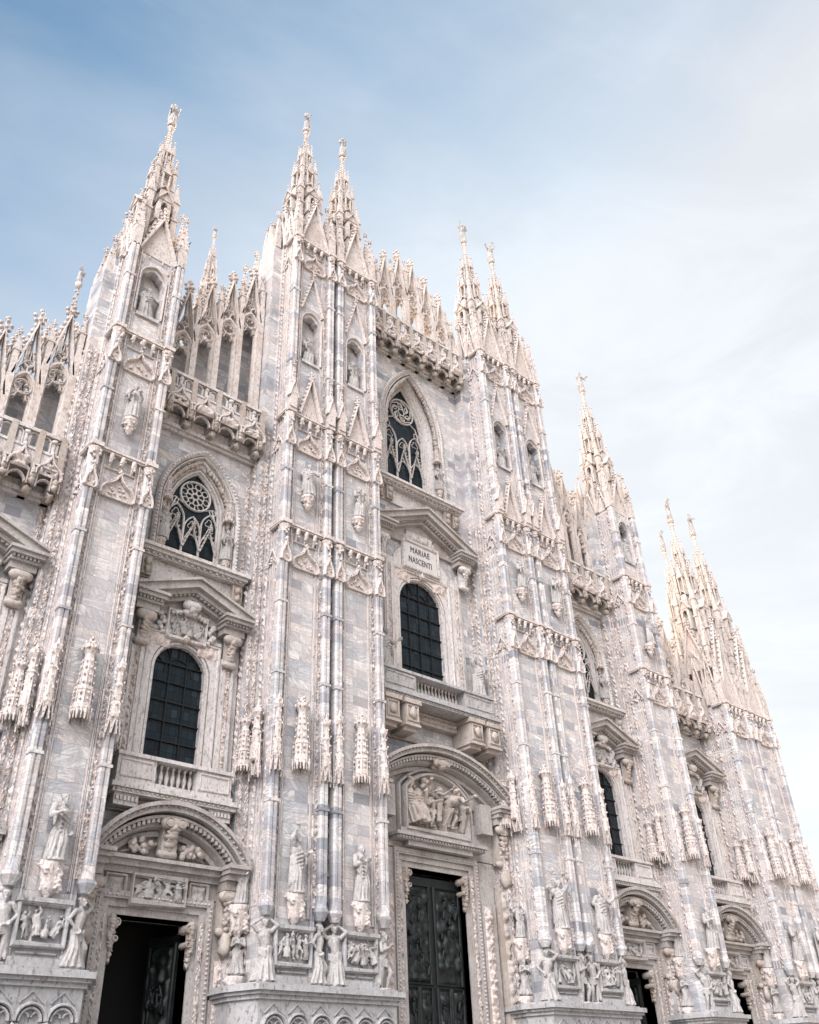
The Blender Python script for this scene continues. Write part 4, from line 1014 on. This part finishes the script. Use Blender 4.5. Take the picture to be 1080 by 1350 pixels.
def portal(cx, kind):
    big = kind == 'C'
    w_, zt = (2.35, 13.9) if big else (1.95, 9.85)
    aw, az, ah, ad = (6.1, 18.0, 2.75, 1.5) if big else (4.0, 12.15, 2.3, 1.5)
    fr = B()
    # door case
    jw = .85
    for t, d1 in ((.0, .08), (.3, .2), (.62, .36)):
        x0 = w_+t; fr.box(-x0-.32, -x0, -1.0, d1, -.5, zt+t); fr.box(x0, x0+.32, -1.0, d1, -.5, zt+t); fr.box(-x0-.32, x0+.32, -1.0, d1-.004, zt+t, zt+t+.32)
    for sx in (-1, 1):
        a, c = sorted((sx*(w_+.95), sx*(w_+2.3 if big else w_+1.95))); fr.box(a, c, -.02, .22, -.5, zt+.9); fr.box(a+.12*(1), c-.12, .2, .36, .5, zt-1.4)
        fr.box(a-.05, c+.05, -.02, .5, -.5, 1.2)
    root = fr.build('portal', MD, duomo, (cx, 0, 0))
    s = B()
    for sx in (-1, 1):
        strip(s, sx*(w_+.47), .22, 0, zt, .2, seed=4); xm = sx*(w_+1.5)
        carved_panel(s, *sorted((sx*(w_+1.2), sx*(w_+1.75))), .9, zt-1.6, .37, amp=.22, cell=.075, seed=12, sc_=5)
        for q in (0, 1):
            for z in [zt+.4]: pass
    beads(s, [(-w_-.8, 0), (-w_-.8, zt+.75), (w_+.8, zt+.75), (w_+.8, 0)], .2, .06, .38)
    s.build('carved_band', MBAND, root)
    # inner scroll consoles at the door head
    for sx in (-1, 1):
        c = B(); X = sx*(w_-.12)
        for a0, r, z in ((0, .22, zt-.34), (0, .15, zt-1.0)):
            c.cap((X-.06*sx, -.3, z), (X-.06*sx, .12, z), r, r*.9, 10); c.band(arc(X-.06*sx, z, r*.7, 0, 2*PI, 10), .04, .1, .34)
            for q in range(5): c.blob(X+.1*sx+.04*sx*q*.3, .22, z-.3+.13*q, .12, .1, .12, lump=.6, n=2)
        c.cap((X+.1*sx, .1, zt-.2), (X+.12*sx, -.1, zt-1.9), .22, .08, 8)
        for q in range(8): c.blob(X+.06*sx, .2-.02*q, zt-.3-.22*q, .17-.013*q, .15, .14, lump=.7, n=2)
        c.build('console', MO, root)
    # entablature zone
    e = B(); z1 = zt+.98
    if not big:
        e.box(-3.75, 3.75, -.02, .18, z1, az-.5)
        e.band([(-1.32, 10.35+.6), (1.32, 10.95), (1.32, 11.62), (-1.32, 11.62)], .05, .15, .3, closed=True) if False else None
        e.band([(-1.32, z1-.45), (1.32, z1-.45), (1.32, az-.62), (-1.32, az-.62)], .10, .15, .52, closed=True)
        for sx in (-1, 1):
            a, c_ = sorted((sx*1.6, sx*2.55)); e.band([(a, z1-.25), (c_, z1-.25), (c_, az-.7), (a, az-.7)], .07, .15, .36, closed=True); carved_panel(e, a+.08, c_-.08, z1-.2, az-.76, .2, amp=.2, cell=.08, seed=21)
        e.box(-1.3, 1.3, .0, .2, z1-.5, az-.6)
        rw, rz0, rs = 1.28, z1-.42, (1.4, 1.1, (az-.65-(z1-.42))/1.3)
    else:
        e.box(-5.2, 5.2, -.02, .18, z1, az-1.0)
        e.band([(-2.55, z1+.25), (2.55, z1+.25)], .2, .1, .75, soft=False); e.box(-3.6, 3.6, .1, 1.05, z1+.5, z1+.68); e.box(-3.5, 3.5, .1, .9, z1+.32, z1+.5)
        e.box(-2.95, 2.95, .1, .6, z1+.68, z1+1.05)
        for i in range(30): x = -3.4+i*.233; e.box(x, x+.12, .85, .98, z1+.36, z1+.48)
        fz0, fz1 = 15.95, 19.3
        P = [(-2.5, fz0), (-2.5, 18.3)]+arch(0, 2.5, 18.3, 1.1, 6)[1:-1]+[(2.5, 18.3), (2.5, fz0)]
        e.band(P, .15, .1, .7, closed=True); e.band([(x*1.16, (z-17)*1.13+17) for x, z in P], .12, .1, .55, closed=True)
        e.fprism([(x*1.3, (z-17)*1.28+17.1) for x, z in P], -.02, .16)
        rw = 2.1; rz0 = fz0+.1; rs = None
    e.build('entablature', MD, root)
    if rs: place(REL[1 if kind == 'a' else 3], 'relief_figures', root, 0, .2, rz0, scl=rs)
    else: place(TYMP, 'relief_figures', root, 0, .18, rz0)
    # segmental arched pediment
    p = B()
    def seg(w2, zb, hh, t, d1, soft=False): p.band(arch(0, w2, zb, hh, 12), t, -.02, d1, soft=soft)
    seg(aw, az+.10, ah, .09, ad+.18); seg(aw-.1, az-.08, ah, .16, ad); seg(aw-.38, az-.12, ah-.3, .13, ad-.25, True); seg(aw-.75, az-.1, ah-.62, .16, ad-.6, True); seg(aw-1.1, az-.1, ah-.95, .12, ad-1.0)
    for x, z in along(arch(0, aw-.55, az-.12, ah-.45, 12), .25): p.box(x-.07, x+.07, ad-.6, ad-.28, z-.1, z+.08)
    Q = arch(0, aw-.9, az-.1, ah-.7, 12); p.fprism(Q, -.02, .22)
    for x, z in along(arch(0, aw-.1, az-.02, ah, 12), .3): p.blob(x, ad+.02, z, .09, .08, .08, lump=.1)
    # cornice under the arch with projecting end blocks
    bw = 1.7 if big else 1.15
    if not big:
        p.box(-aw+.5, aw-.5, -.02, .95, az-.12, az+.04); p.box(-aw+.6, aw-.6, -.02, .7, az-.36, az-.12); p.box(-aw+.7, aw-.7, -.02, .42, az-.62, az-.36)
        for i in range(26): x = -aw+.8+i*.255; p.box(x, x+.13, .4, .62, az-.33, az-.14)
    for sx in (-1, 1):
        a, c_ = sorted((sx*(aw-bw), sx*(aw+.04)))
        p.box(a, c_, -.02, ad+.2, az-.10, az+.08); p.box(a+.06, c_-.06, -.02, ad+.04, az-.30, az-.10); p.box(a+.14, c_-.14, -.02, ad-.2, az-.55, az-.30); p.box(a+.2, c_-.2, -.02, ad-.45, az-.95, az-.55)
        if big: p.box(*sorted((sx*(aw-bw-.9), sx*(aw-bw))), -.02, .8, az-1.6, az+.2)
    p.build('arched_pediment', MD, root)
    # consoles beneath the blocks
    for sx in (-1, 1):
        k = B(); X = sx*(aw-bw/2); scroll(k, X, .2, az-3.4 if big else az-2.9, az-.95, .40 if big else .34, .95)
        k.blob(X, .75, (az-4.1 if big else az-3.3), .38, .34, .5, lump=.5, n=2)
        if big: k.box(X-.5, X+.5, -.02, .6, -.5, az-4.6); carved_panel(k, X-.38, X+.38, 1, az-4.8, .61, amp=.28, cell=.09, seed=31, sc_=4)
        for q in range(8): k.blob(X+random.uniform(-.25, .25), .9, az-1.3-.22*q, .15, .15, .15, lump=.5)
        k.build('console', MO, root)
    # fruit and keystone inside the arch
    f = B()
    scroll(f, 0, .3, az+.1 if not big else az+ah-1.1, az+ah*.82, .38, ad*.75)
    f.build('keystone', MO, root)
    for sx in (-1, 1):
        f = B()
        if not big:
            for i in range(22): f.blob(sx*(.85+random.uniform(-.1, 1.0)), .55+random.uniform(0, .3), az+.25+random.uniform(0, .62), .15, .15, .15, lump=.15, n=2)
            f.cap((sx*.5, .5, az+.75), (sx*2.1, .45, az+.25), .10, .05, 6)
        else:
            for i in range(22): f.blob(sx*(.45+.21*i), 1.0-.025*i, az+ah-.5-.0042*i*i, .18, .2, .18, lump=.5, n=2)
        f.build('garland', MO, root)
    # doors: dark vestibule plus bronze leaves
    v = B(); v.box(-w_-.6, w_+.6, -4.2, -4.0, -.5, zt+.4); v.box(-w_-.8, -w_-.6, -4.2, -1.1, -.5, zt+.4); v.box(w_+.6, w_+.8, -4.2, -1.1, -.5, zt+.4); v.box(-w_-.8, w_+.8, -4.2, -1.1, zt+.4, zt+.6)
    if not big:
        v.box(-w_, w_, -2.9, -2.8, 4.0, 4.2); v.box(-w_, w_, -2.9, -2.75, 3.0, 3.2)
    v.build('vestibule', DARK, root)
    if big:
        for sx in (0, 1):
            l = bronze_leaf(w_, zt-.3+.5, 40+sx*9); T = (lambda q: (q[0]-w_, q[1]-.42, q[2]-.5)) if sx == 0 else (lambda q: (q[0], q[1]-.42, q[2]-.5))
            bb = B(); bb.merge(l, T); bb.build('door_leaf', BRONZE, root)
    else:
        l = bronze_leaf(w_*.95, zt-.4+.5, 60, 2); bb = B(); a = -1.25
        for sx in (1, -1):
            bb = B(); bb.merge(l, lambda q: (sx*(w_-q[0]*math.cos(1.2)), -.85-q[0]*math.sin(1.2)+q[1]*.3, q[2]-.5) if True else q)
            bb.v = [(x-(0 if sx > 0 else 0)-0, d, z) for x, d, z in bb.v]
            for i, (q, o) in enumerate(zip(l.v, bb.v)): bb.v[i] = (sx*(w_-q[0]*math.cos(1.2)-q[1]*math.sin(1.2)), -.85-q[0]*math.sin(1.2)+q[1]*math.cos(1.2), q[2]-.5)
            bb.build('door_leaf', BRONZE, root)
    return root
TYMP = relief_mesh('tympanum', 4.7, 3.1, 8, 78, .5, MO, .032)

# ------------------------------------------------------------------ crowning balconies and pierced gable galleries
def crown_balcony(cx, x0, x1, zc, zf, zr):
    """zc corbel foot, zf floor, zr rail top; x relative to cx"""
    b = B(); n = max(3, round((x1-x0)/1.55)); sp = (x1-x0)/n
    b.box(x0, x1, -.9, 1.3, zf-.22, zf); b.box(x0, x1, -.02, 1.45, zf-.05, zf+.06); b.box(x0, x1, -.02, .25, zc-.15, zf-.4); b.box(x0, x1, -.02, .42, zc+.05, zc+.3)
    # pierced parapet
    zm = zf+(zr-zf)*.42
    b.box(x0, x1, 1.12, 1.28, zf, zm); b.box(x0, x1, 1.02, 1.38, zr-.2, zr); b.box(x0, x1, 1.06, 1.34, zm-.05, zm+.1)
    for i in range(n):
        X = x0+sp*(i+.5)
        for q in (-.30, .30):
            b.band([(X+sp*q-.02-.27, zm+.1), (X+sp*q-.02-.27, zr-.45)]+arch(X+sp*q-.02, .27, zr-.52, .26, 3)[1:-1]+[(X+sp*q+.25, zr-.45), (X+sp*q+.25, zm+.1)], .05, 1.12, 1.28)
        b.cap((X, 1.2, zm), (X, 1.2, zr-.2), .12, .12, 6); b.blob(X, 1.24, zr-.4, .2, .16, .16, lump=.5)
    root = b.build('gallery_balcony', MC, duomo, (cx, 0, 0))
    c = B()
    for i in range(n):      # ogee arches with leaf work hung between the corbels
        X = x0+sp*(i+.5); P = ogee(X, sp*.46, zf-.55, 1.35)
        c.band(P, .08, 1.1, 1.52); carved_panel(c, X-sp*.36, X+sp*.36, zf-.4, zf+.3, 1.3, amp=.22, cell=.08, seed=i+5)
        crockets(c, P[3], P[6], 1.4, .22, .07); crockets(c, P[-4], P[-7], 1.4, .22, .07); c.blob(X, 1.4, zf+.95, .12, .1, .18)
        c.band(arch(X, sp*.3, zf-1.0, sp*.35), .05, .95, 1.15)
    c.build('ogee_arch', MP, root)
    for i in range(n+1):
        X = x0+sp*i
        if i in (0, n): X = X+(.25 if i == 0 else -.25)
        k = B(); k.box(X-.24, X+.24, .0, 1.25, zf-1.0, zf-.2); k.box(X-.2, X+.2, .0, .85, zf-1.35, zf-1.0)
        k.blob(X, 1.28, zf-.62, .18, .16, .22, n=2); k.blob(X, 1.24, zf-.95, .2, .2, .2, lump=.5, n=2); k.blob(X, .8, zf-1.25, .22, .3, .25, lump=.5, n=2)
        for q in (-.22, .22): k.cap((X+q, 1.28, zf-.3), (X+q, 1.28, zf-1.15), .06, .05, 5)
        k.box(X-.16, X+.16, 1.0, 1.4, zf, zr+.02)
        k.build('corbel', MO, root)
    return root

def lancet(b, x, za, zf, sp, d0=-.22, d1=.18):
    w_ = sp/2-.16
    b.band([(x-w_, zf)]+arch(x, w_, za-w_*1.75, w_*1.75)+[(x+w_, zf)], .14, d0, d1); b.band([(x-w_+.14, zf)]+arch(x, w_-.14, za-w_*1.75, w_*1.55)+[(x+w_-.14, zf)], .05, d0+.05, d1-.1)
    b.band(foil(x, za-w_*1.55, w_*.72, 4, 0), .05, d0+.08, d1-.1, closed=True); b.band(circ(x, za-w_*1.55, w_*.74, 16), .045, d0+.06, d1-.06, closed=True)
    zt = za-w_*2.4
    b.band([(x-w_+.1, zt-.75), (x-w_*.8, zt-.3), (x-w_*.5, zt-.25), (x-w_*.38, zt+.05), (x, zt+.22), (x+w_*.38, zt+.05), (x+w_*.5, zt-.25), (x+w_*.8, zt-.3), (x+w_-.1, zt-.75)], .06, d0+.06, d1-.08)
    for sx in (-1, 1): b.fprism([(x+sx*(w_-.05), zt-.5), (x+sx*(w_-.05), zt+.45), (x+sx*w_*.35, zt+.2), (x+sx*w_*.7, zt-.15)], d0+.08, d1-.14)
    for sx in (-1, 1): b.fprism([(x+sx*w_*.15, za-.25), (x+sx*w_*.85, za-w_*1.2), (x+sx*w_*.62, za-w_*.95)], d0+.1, d1-.16)
    # gable
    ga = za+3.75; g0 = za-w_*.9
    b.band([(x-sp/2+.04, g0), (x, ga), (x+sp/2-.04, g0)], .11, d0, d1+.12)
    b.band([(x-sp*.23, za+.35), (x, za+1.7), (x+sp*.23, za+.35)], .04, d0+.05, d1-.05); b.band(foil(x, za+.62, .26, 4, 0, 4), .045, d0+.05, d1-.05, closed=True)
    b.band([(x, za+.05), (x, za+.35)], .05, d0+.05, d1-.05); b.band([(x, za+.95), (x, ga-.3)], .04, d0+.05, d1-.05)
    for q in range(4): b.blob(x+.16*math.cos(q*1.57), 0, za+.62+.16*math.sin(q*1.57), .11, .1, .11)
    crockets(b, (x-sp/2-.02, g0+.3), (x-.12, ga), 0, .42, .125); crockets(b, (x+sp/2+.02, g0+.3), (x+.12, ga), 0, .42, .125)
    finial(b, x, 0, ga+.1, 1.15)
def crown_pin(b, x, z0, z1):
    b.box(x-.2, x+.2, -.3, .3, z0, z1-3.4); b.box(x-.15, x+.15, -.26, .3, z1-3.4, z1-1.6); b.box(x-.2, x+.2, -.3, .34, z1-1.72, z1-1.58); b.pyr(x, .02, z1-1.6, z1-.1, .24)
    for q in range(5): b.blob(x+.16*(1-q/5)*(1 if q % 2 else -1), .05, z1-1.45+.27*q, .08)
    finial(b, x, .02, z1-.25, .5)

def gallery(cx, x0, x1, zf, apex, n, sp):
    """row of tall pierced lancets; apex(x) gives arch tip height; a blind wall stands behind"""
    b = B(); xs = [(x0+x1)/2+sp*(i-(n-1)/2) for i in range(n)]
    P = [(x, apex(cx+x)-(2.9 if apex is cen else .9)) for x in ([x0]+([0-cx] if x0+cx < 0 < x1+cx else [])+[x1])]
    b.fprism([(x0, zf-1.0), (x1, zf-1.0)]+P[::-1], -1.9, -1.1)
    root = b.build('gallery_wall', MB_, duomo, (cx, 0, 0))
    cp = B()
    for (a, za), (c, zc) in zip(P, P[1:]): cp.band([(a, za+.05), (c, zc+.05)], .12, -2.0, -1.0)
    cp.build('coping', MSP, root)
    for x in xs:
        l = B(); lancet(l, x, apex(cx+x), zf, sp); l.build('lancet', MSP, root)
    for i in range(n+1):
        x = xs[0]-sp/2+sp*i; l = B(); crown_pin(l, x, zf, apex(cx+x)+3.6); l.build('pinnacle', MSP, root)
    for i in range(n):
        for q in (0, .5):
            x = xs[i]+sp*q; za = apex(cx+x)-.4; l = B(); D = -1.5
            if apex is cen and q: continue
            l.band([(x-sp*.42, za-1.0), (x, za+3.6), (x+sp*.42, za-1.0)], .09, D-.15, D+.15); l.band([(x-sp*.2, za+.2), (x, za+2.0), (x+sp*.2, za+.2)], .05, D-.1, D+.1)
            l.box(x-sp*.42-.1, x-sp*.42+.1, D-.12, D+.12, za-2.2, za+2.4); l.pyr(x-sp*.42, D, za+2.4, za+4.0, .17)
            crockets(l, (x-sp*.44, za-.8), (x-.1, za+3.6), D, .42, .12); crockets(l, (x+sp*.44, za-.8), (x+.1, za+3.6), D, .42, .12); finial(l, x, D, za+3.7, 1.0); finial(l, x-sp*.42, D, za+3.9, .5)
            l.build('back_gable', MSP, root)
    # flying ties
    k = B()
    for i in range(n): x = xs[i]+sp*.25; k.box(x-.05, x+.05, -1.1, -.2, apex(cx+x)-1.4, apex(cx+x)-1.25)
    k.build('tie', MSP, root)
    return root

BL, BR = 17.46, 29.18
side = lambda x: 65.0-abs(x)
cen = lambda x: 63.2-abs(x)*.72
bays = [(-BR, -34.5, -A2-2.4, 28.8, 30.0, 32.2, 'o'), (-BL, -A2+2.4, -AX-4.4, 36.9, 38.4, 40.4, 'i'), (0, -AX+4.4, AX-4.4, 53.6, 54.8, 56.9, 'C'), (BL, AX+4.4, A2-2.4, 36.9, 38.4, 40.4, 'i'), (BR, A2+2.4, A3-4.4, 28.8, 30.0, 32.2, 'o')]
for cx, x0, x1, zc, zf, zr, kd in bays:
    a0, a1 = x0-cx+.05, x1-cx-.05
    if kd == 'C':
        wall_bay(cx, x0, x1, zf-.22, [(2.35, -.5, 13.9, 0), (1.93, 25.3, 31.25, 1.93), (2.98, 41.2, 41.55+10.5*.52, 10.5*.48*1.20)])
        portal(cx, 'C'); pediment_window(cx, 1.93, 25.3, 31.25, 4.75, 36.1, 38.75, 'C'); sill_balcony(cx, 4.75, 23.7, 25.25, 2.1, 1.5, 'C'); gothic_window(cx, 2.0, 41.45, 10.5, 4.25, 'C')
    else:
        ops = [(1.95, -.5, 9.85, 0), (1.46, 16.9, 21.75, 1.46)]
        if kd == 'i': ops.append((2.45, 28.55, 28.65+6.4*.52, 6.4*.48*1.30))
        wall_bay(cx, x0, x1, zf-.22, ops)
        portal(cx, 'a' if cx < 0 else 'b'); pediment_window(cx, 1.46, 16.9, 21.75, 3.46, 24.95, 26.75, 'a' if cx < 0 else 'b'); sill_balcony(cx, 3.05, 15.2, 16.75, 1.1, .9, kd)
        if kd == 'i': gothic_window(cx, 1.64, 28.55, 6.4, 3.35, kd)
    crown_balcony(cx, a0, a1, zc, zf, zr)
    if kd == 'C': gallery(cx, a0, a1, zf, cen, 6, 1.62)
    elif kd == 'i': gallery(cx, a0, a1, zf, side, 4 if cx < 0 else 4, 1.6)
    else: gallery(cx, a0, a1, zf, side, 5 if cx < 0 else 4, 1.62)

# body of the church behind the front
b = B()
b.box(-34.5, 40.2, -90, -4.4, -.5, 15.2); b.box(39.2, 42.0, -5.3, -2.5, -.5, 36.2); b.box(-34.5, 40.2, -90, -1.95, 15.2, 27.5); b.box(-23, 23, -90, -1.95, 27.5, 36); b.box(-9.6, 9.6, -90, -2.0, 36, 50); b.fprism([(-9.6, 50), (9.6, 50), (0, 54)], -90, -2.0)
b.build('nave', MB_, duomo)

# ------------------------------------------------------------------ statues : every figure is a thing of its own
VAR = {
 'a': dict(H=2.6, armL='hold', armR='down', beard=True, seed=1), 'b': dict(H=2.6, armL='up', armR='hold', seed=2), 'c': dict(H=2.6, armL='cross', armR='cross', hood=True, seed=3),
 'd': dict(H=2.6, armL='hip', armR='out', beard=True, seed=4, cloak=True), 'e': dict(H=2.6, armL='hold', armR='hold', seed=5, cloak=True), 'f': dict(H=2.6, armL='out', armR='up', seed=6, cloak=True),
 'n': dict(H=2.75, robe=False, armL='head', armR='hip', seed=7, beard=True, cloak=True), 'o': dict(H=2.75, bare=True, armL='hip', armR='head', seed=8, pose='stride'), 'p': dict(H=2.75, bare=True, armL='head', armR='head', seed=9), 'q': dict(H=2.75, robe=False, armL='cross', armR='head', seed=10, pose='stride', beard=True),
 's': dict(H=1.9, bare=True, armL='hold', armR='cross', seed=12, beard=True), 't': dict(H=1.9, armL='out', armR='hold', seed=13, hood=True)}
LOOK = {'a': 'bearded robed marble statue', 'b': 'robed marble statue with one arm raised', 'c': 'hooded marble statue with crossed arms', 'd': 'cloaked marble statue, hand on hip,', 'e': 'robed marble statue with both hands held forward', 'f': 'cloaked marble statue lifting an arm'}
def statue(v, x, d, z, label, group, rz=0.0, k=1.0, cat='statue'):
    o = place(stat(v, **VAR[v]), 'statue', None, x, d, z, rz, k); tag(o, label, cat, group); return o
PN = [(-A2, [0], 'leftmost pier', 1), (-AX, [D1, D2], 'twin pier left of bronze door', 2), (AX, [D1, D2], 'twin pier right of bronze door', 3), (A2, [0], 'slim pier second from right', 4), (A3, [D1, D2], 'corner pier at far right', 5)]
low = ['a', 'b', 'c', 'f', 'd', 'a', 'c', 'e']; mid = ['e', 'd', 'c', 'a', 'e', 'b', 'a', 'f']; nic = ['d', 'a', 'c', 'e', 'b', 'd', 'a', 'e']; top = ['e', 'a', 'c', 'b', 'f', 'd', 'f', 'a']
atl = ['n', 'o', 'p', 'o', 'p', 'q', 'o', 'q', 'n', 'p', 'n', 'o', 'p', 'q', 'o', 'n']
LS = {'a': 'bearded robed statue', 'b': 'statue raising one arm', 'c': 'hooded statue', 'd': 'cloaked statue', 'e': 'robed statue', 'f': 'statue lifting its arm'}
i = j = 0
for cx, subs, pn, no in PN:
    ss = {1: [''], 2: ['left shaft of ', 'right shaft of ']}[len(subs)]
    for k, s in enumerate(subs):
        sh = ss[k]
        rz = random.uniform(-.35, .35)
        statue(low[i], cx+s, 2.75, 11.0, '%s on lowest bracket, %s%s' % (LS[low[i]], sh, pn), 'statues on the lowest pier brackets', rz, 1.06)
        for t, sx in enumerate((-1, 1)):
            sd_ = ('left', 'right')[t]; w0 = {'n': 'nude', 'o': 'draped', 'p': 'draped', 'q': 'nude'}[atl[j]]
            statue(atl[j], cx+s+sx*1.5, 2.52, 7.18, '%s marble figure under %s colonnette, %s%s' % (w0, sd_, sh, pn), 'figures carrying the pier colonnettes', sx*.45+rz*.5, .98, 'carved figure'); j += 1
        if no != 5:
            statue(mid[i], cx+s, 2.83, 34.05, '%s between two cornices, %s%s' % (LS[mid[i]], sh, pn), 'statues on the upper pier brackets', -rz, .92)
            z0 = 42.2 if len(subs) == 1 else 45.4
            statue(nic[i], cx+s, 2.2, z0, '%s in high niche, %s%s' % (LS[nic[i]], sh, pn), 'statues in the high niches', rz*.5, 1.0)
            zt = 47.2+16.5 if len(subs) == 1 else 57.6+16.5*1.03
            statue(top[i], cx+s, .8, zt, '%s on spire above %s%s' % (LS[top[i]], sh, pn), 'statues on the spire tips', rz*2, 1.0)
        else:
            statue(top[i], cx+s, .8, 35.3+16.5*1.03, '%s on spire above %s%s' % (LS[top[i]], sh, pn), 'statues on the spire tips', rz*2, 1.0)
        i += 1
    # small figures on the left flank beside the doors
    if no > 1:
        for z, v, wd in ((7.6, 's', 'lower'), (10.6, 't', 'upper')):
            place(FBRACKET, 'bracket', duomo, cx+subs[0]-2.1, 1.1, z-1.25)
            statue(v, cx+subs[0]-2.1, 1.25, z, '%s of two small figures on left flank of %s' % (wd, pn), 'small figures beside the doors', -.3, 1.0, 'carved figure')
statue('f', 40.6, -3.9, 36.0+16.5*1.05, 'statue on the rear spire tip behind the corner pier at far right', 'statues on the spire tips', .5, .9)
statue('a', -11.9, -14, 62+16.5*.74, 'tiny statue on the distant thin spire rising behind the left gable gallery', 'statues on the spire tips', 0, .6)
nb = B(); nb.pyr(-26.94, 0, 41.6, 44.7, .2); nb.lathe([(.1, 44.3), (.2, 44.5), (.22, 44.7)], -26.94, 0, 8)
for q in range(12): nb.blob(-26.94+.16*math.cos(q*2.2)*(1-q/22), .16*math.sin(q*2.2)*(1-q/22), 42+.2*q, .09)
nb.build('needle', MSP, duomo)
statue('b', -26.94, 0, 44.7, 'small statue crowning a pinnacle of the leftmost gable gallery', 'statues on the spire tips', .3, .55)
for cx, w_, z0, h, nm in ((0, 2.0, 41.45, 10.5, 'the highest traceried window'), (-BL, 1.64, 28.55, 6.4, 'the left traceried window'), (BL, 1.64, 28.55, 6.4, 'the right traceried window')):
    for sx in ((1,) if cx >= 0 else (-1, 1)):
        statue('ce'[sx > 0], cx+sx*(w_*1.50+w_)/2, .12, z0+.72, 'small robed statue on the %s jamb of %s' % (('left', 'right')[sx > 0], nm), 'statues in the window jambs', 0, .8)
for sx in (-1, 1): statue('db'[sx > 0], sx*4.15, 1.0, 25.25, 'robed statue on the %s end of the middle balcony beside the arched window' % ('left', 'right')[sx > 0], 'statues on the middle balcony', -.2*sx, 1.08)

for sx in (-1, 1):
    for x, zt in ((14.15, 58.6), (15.0, 56.4), (15.9, 54.6)):
        l = B(); X = sx*x; l.box(X-.26, X+.26, -1.75, -1.2, 46, zt-4.2); l.band([(X-.42, zt-5.2), (X, zt-3.2), (X+.42, zt-5.2)], .07, -1.9, -1.05); l.box(X-.17, X+.17, -1.65, -1.3, zt-4.2, zt-2.2); l.pyr(X, -1.48, zt-2.2, zt-.4, .28)
        for q in range(6): l.blob(X+.2*(1-q/6)*(1 if q % 2 else -1), -1.4, zt-2.1+.3*q, .1)
        finial(l, X, -1.48, zt-.5, .7); l.build('tall_pinnacle', MSP, duomo)
for a, c in (((-22.4, 2.2, 47.8), (-21.4, 2.6, 50.3)), ((22.9, 2.2, 48.2), (24.6, 2.9, 49.8))):
    l = B(); l.cap(a, c, .045, .03, 6); l.build('iron_rod', LEAD, duomo)

for o in bpy.data.objects:                       # slimmer figures on the spire tips
    if o.get('group') == 'statues on the spire tips': o.scale = (o.scale[0]*.78, o.scale[1]*.78, o.scale[2]*.95)
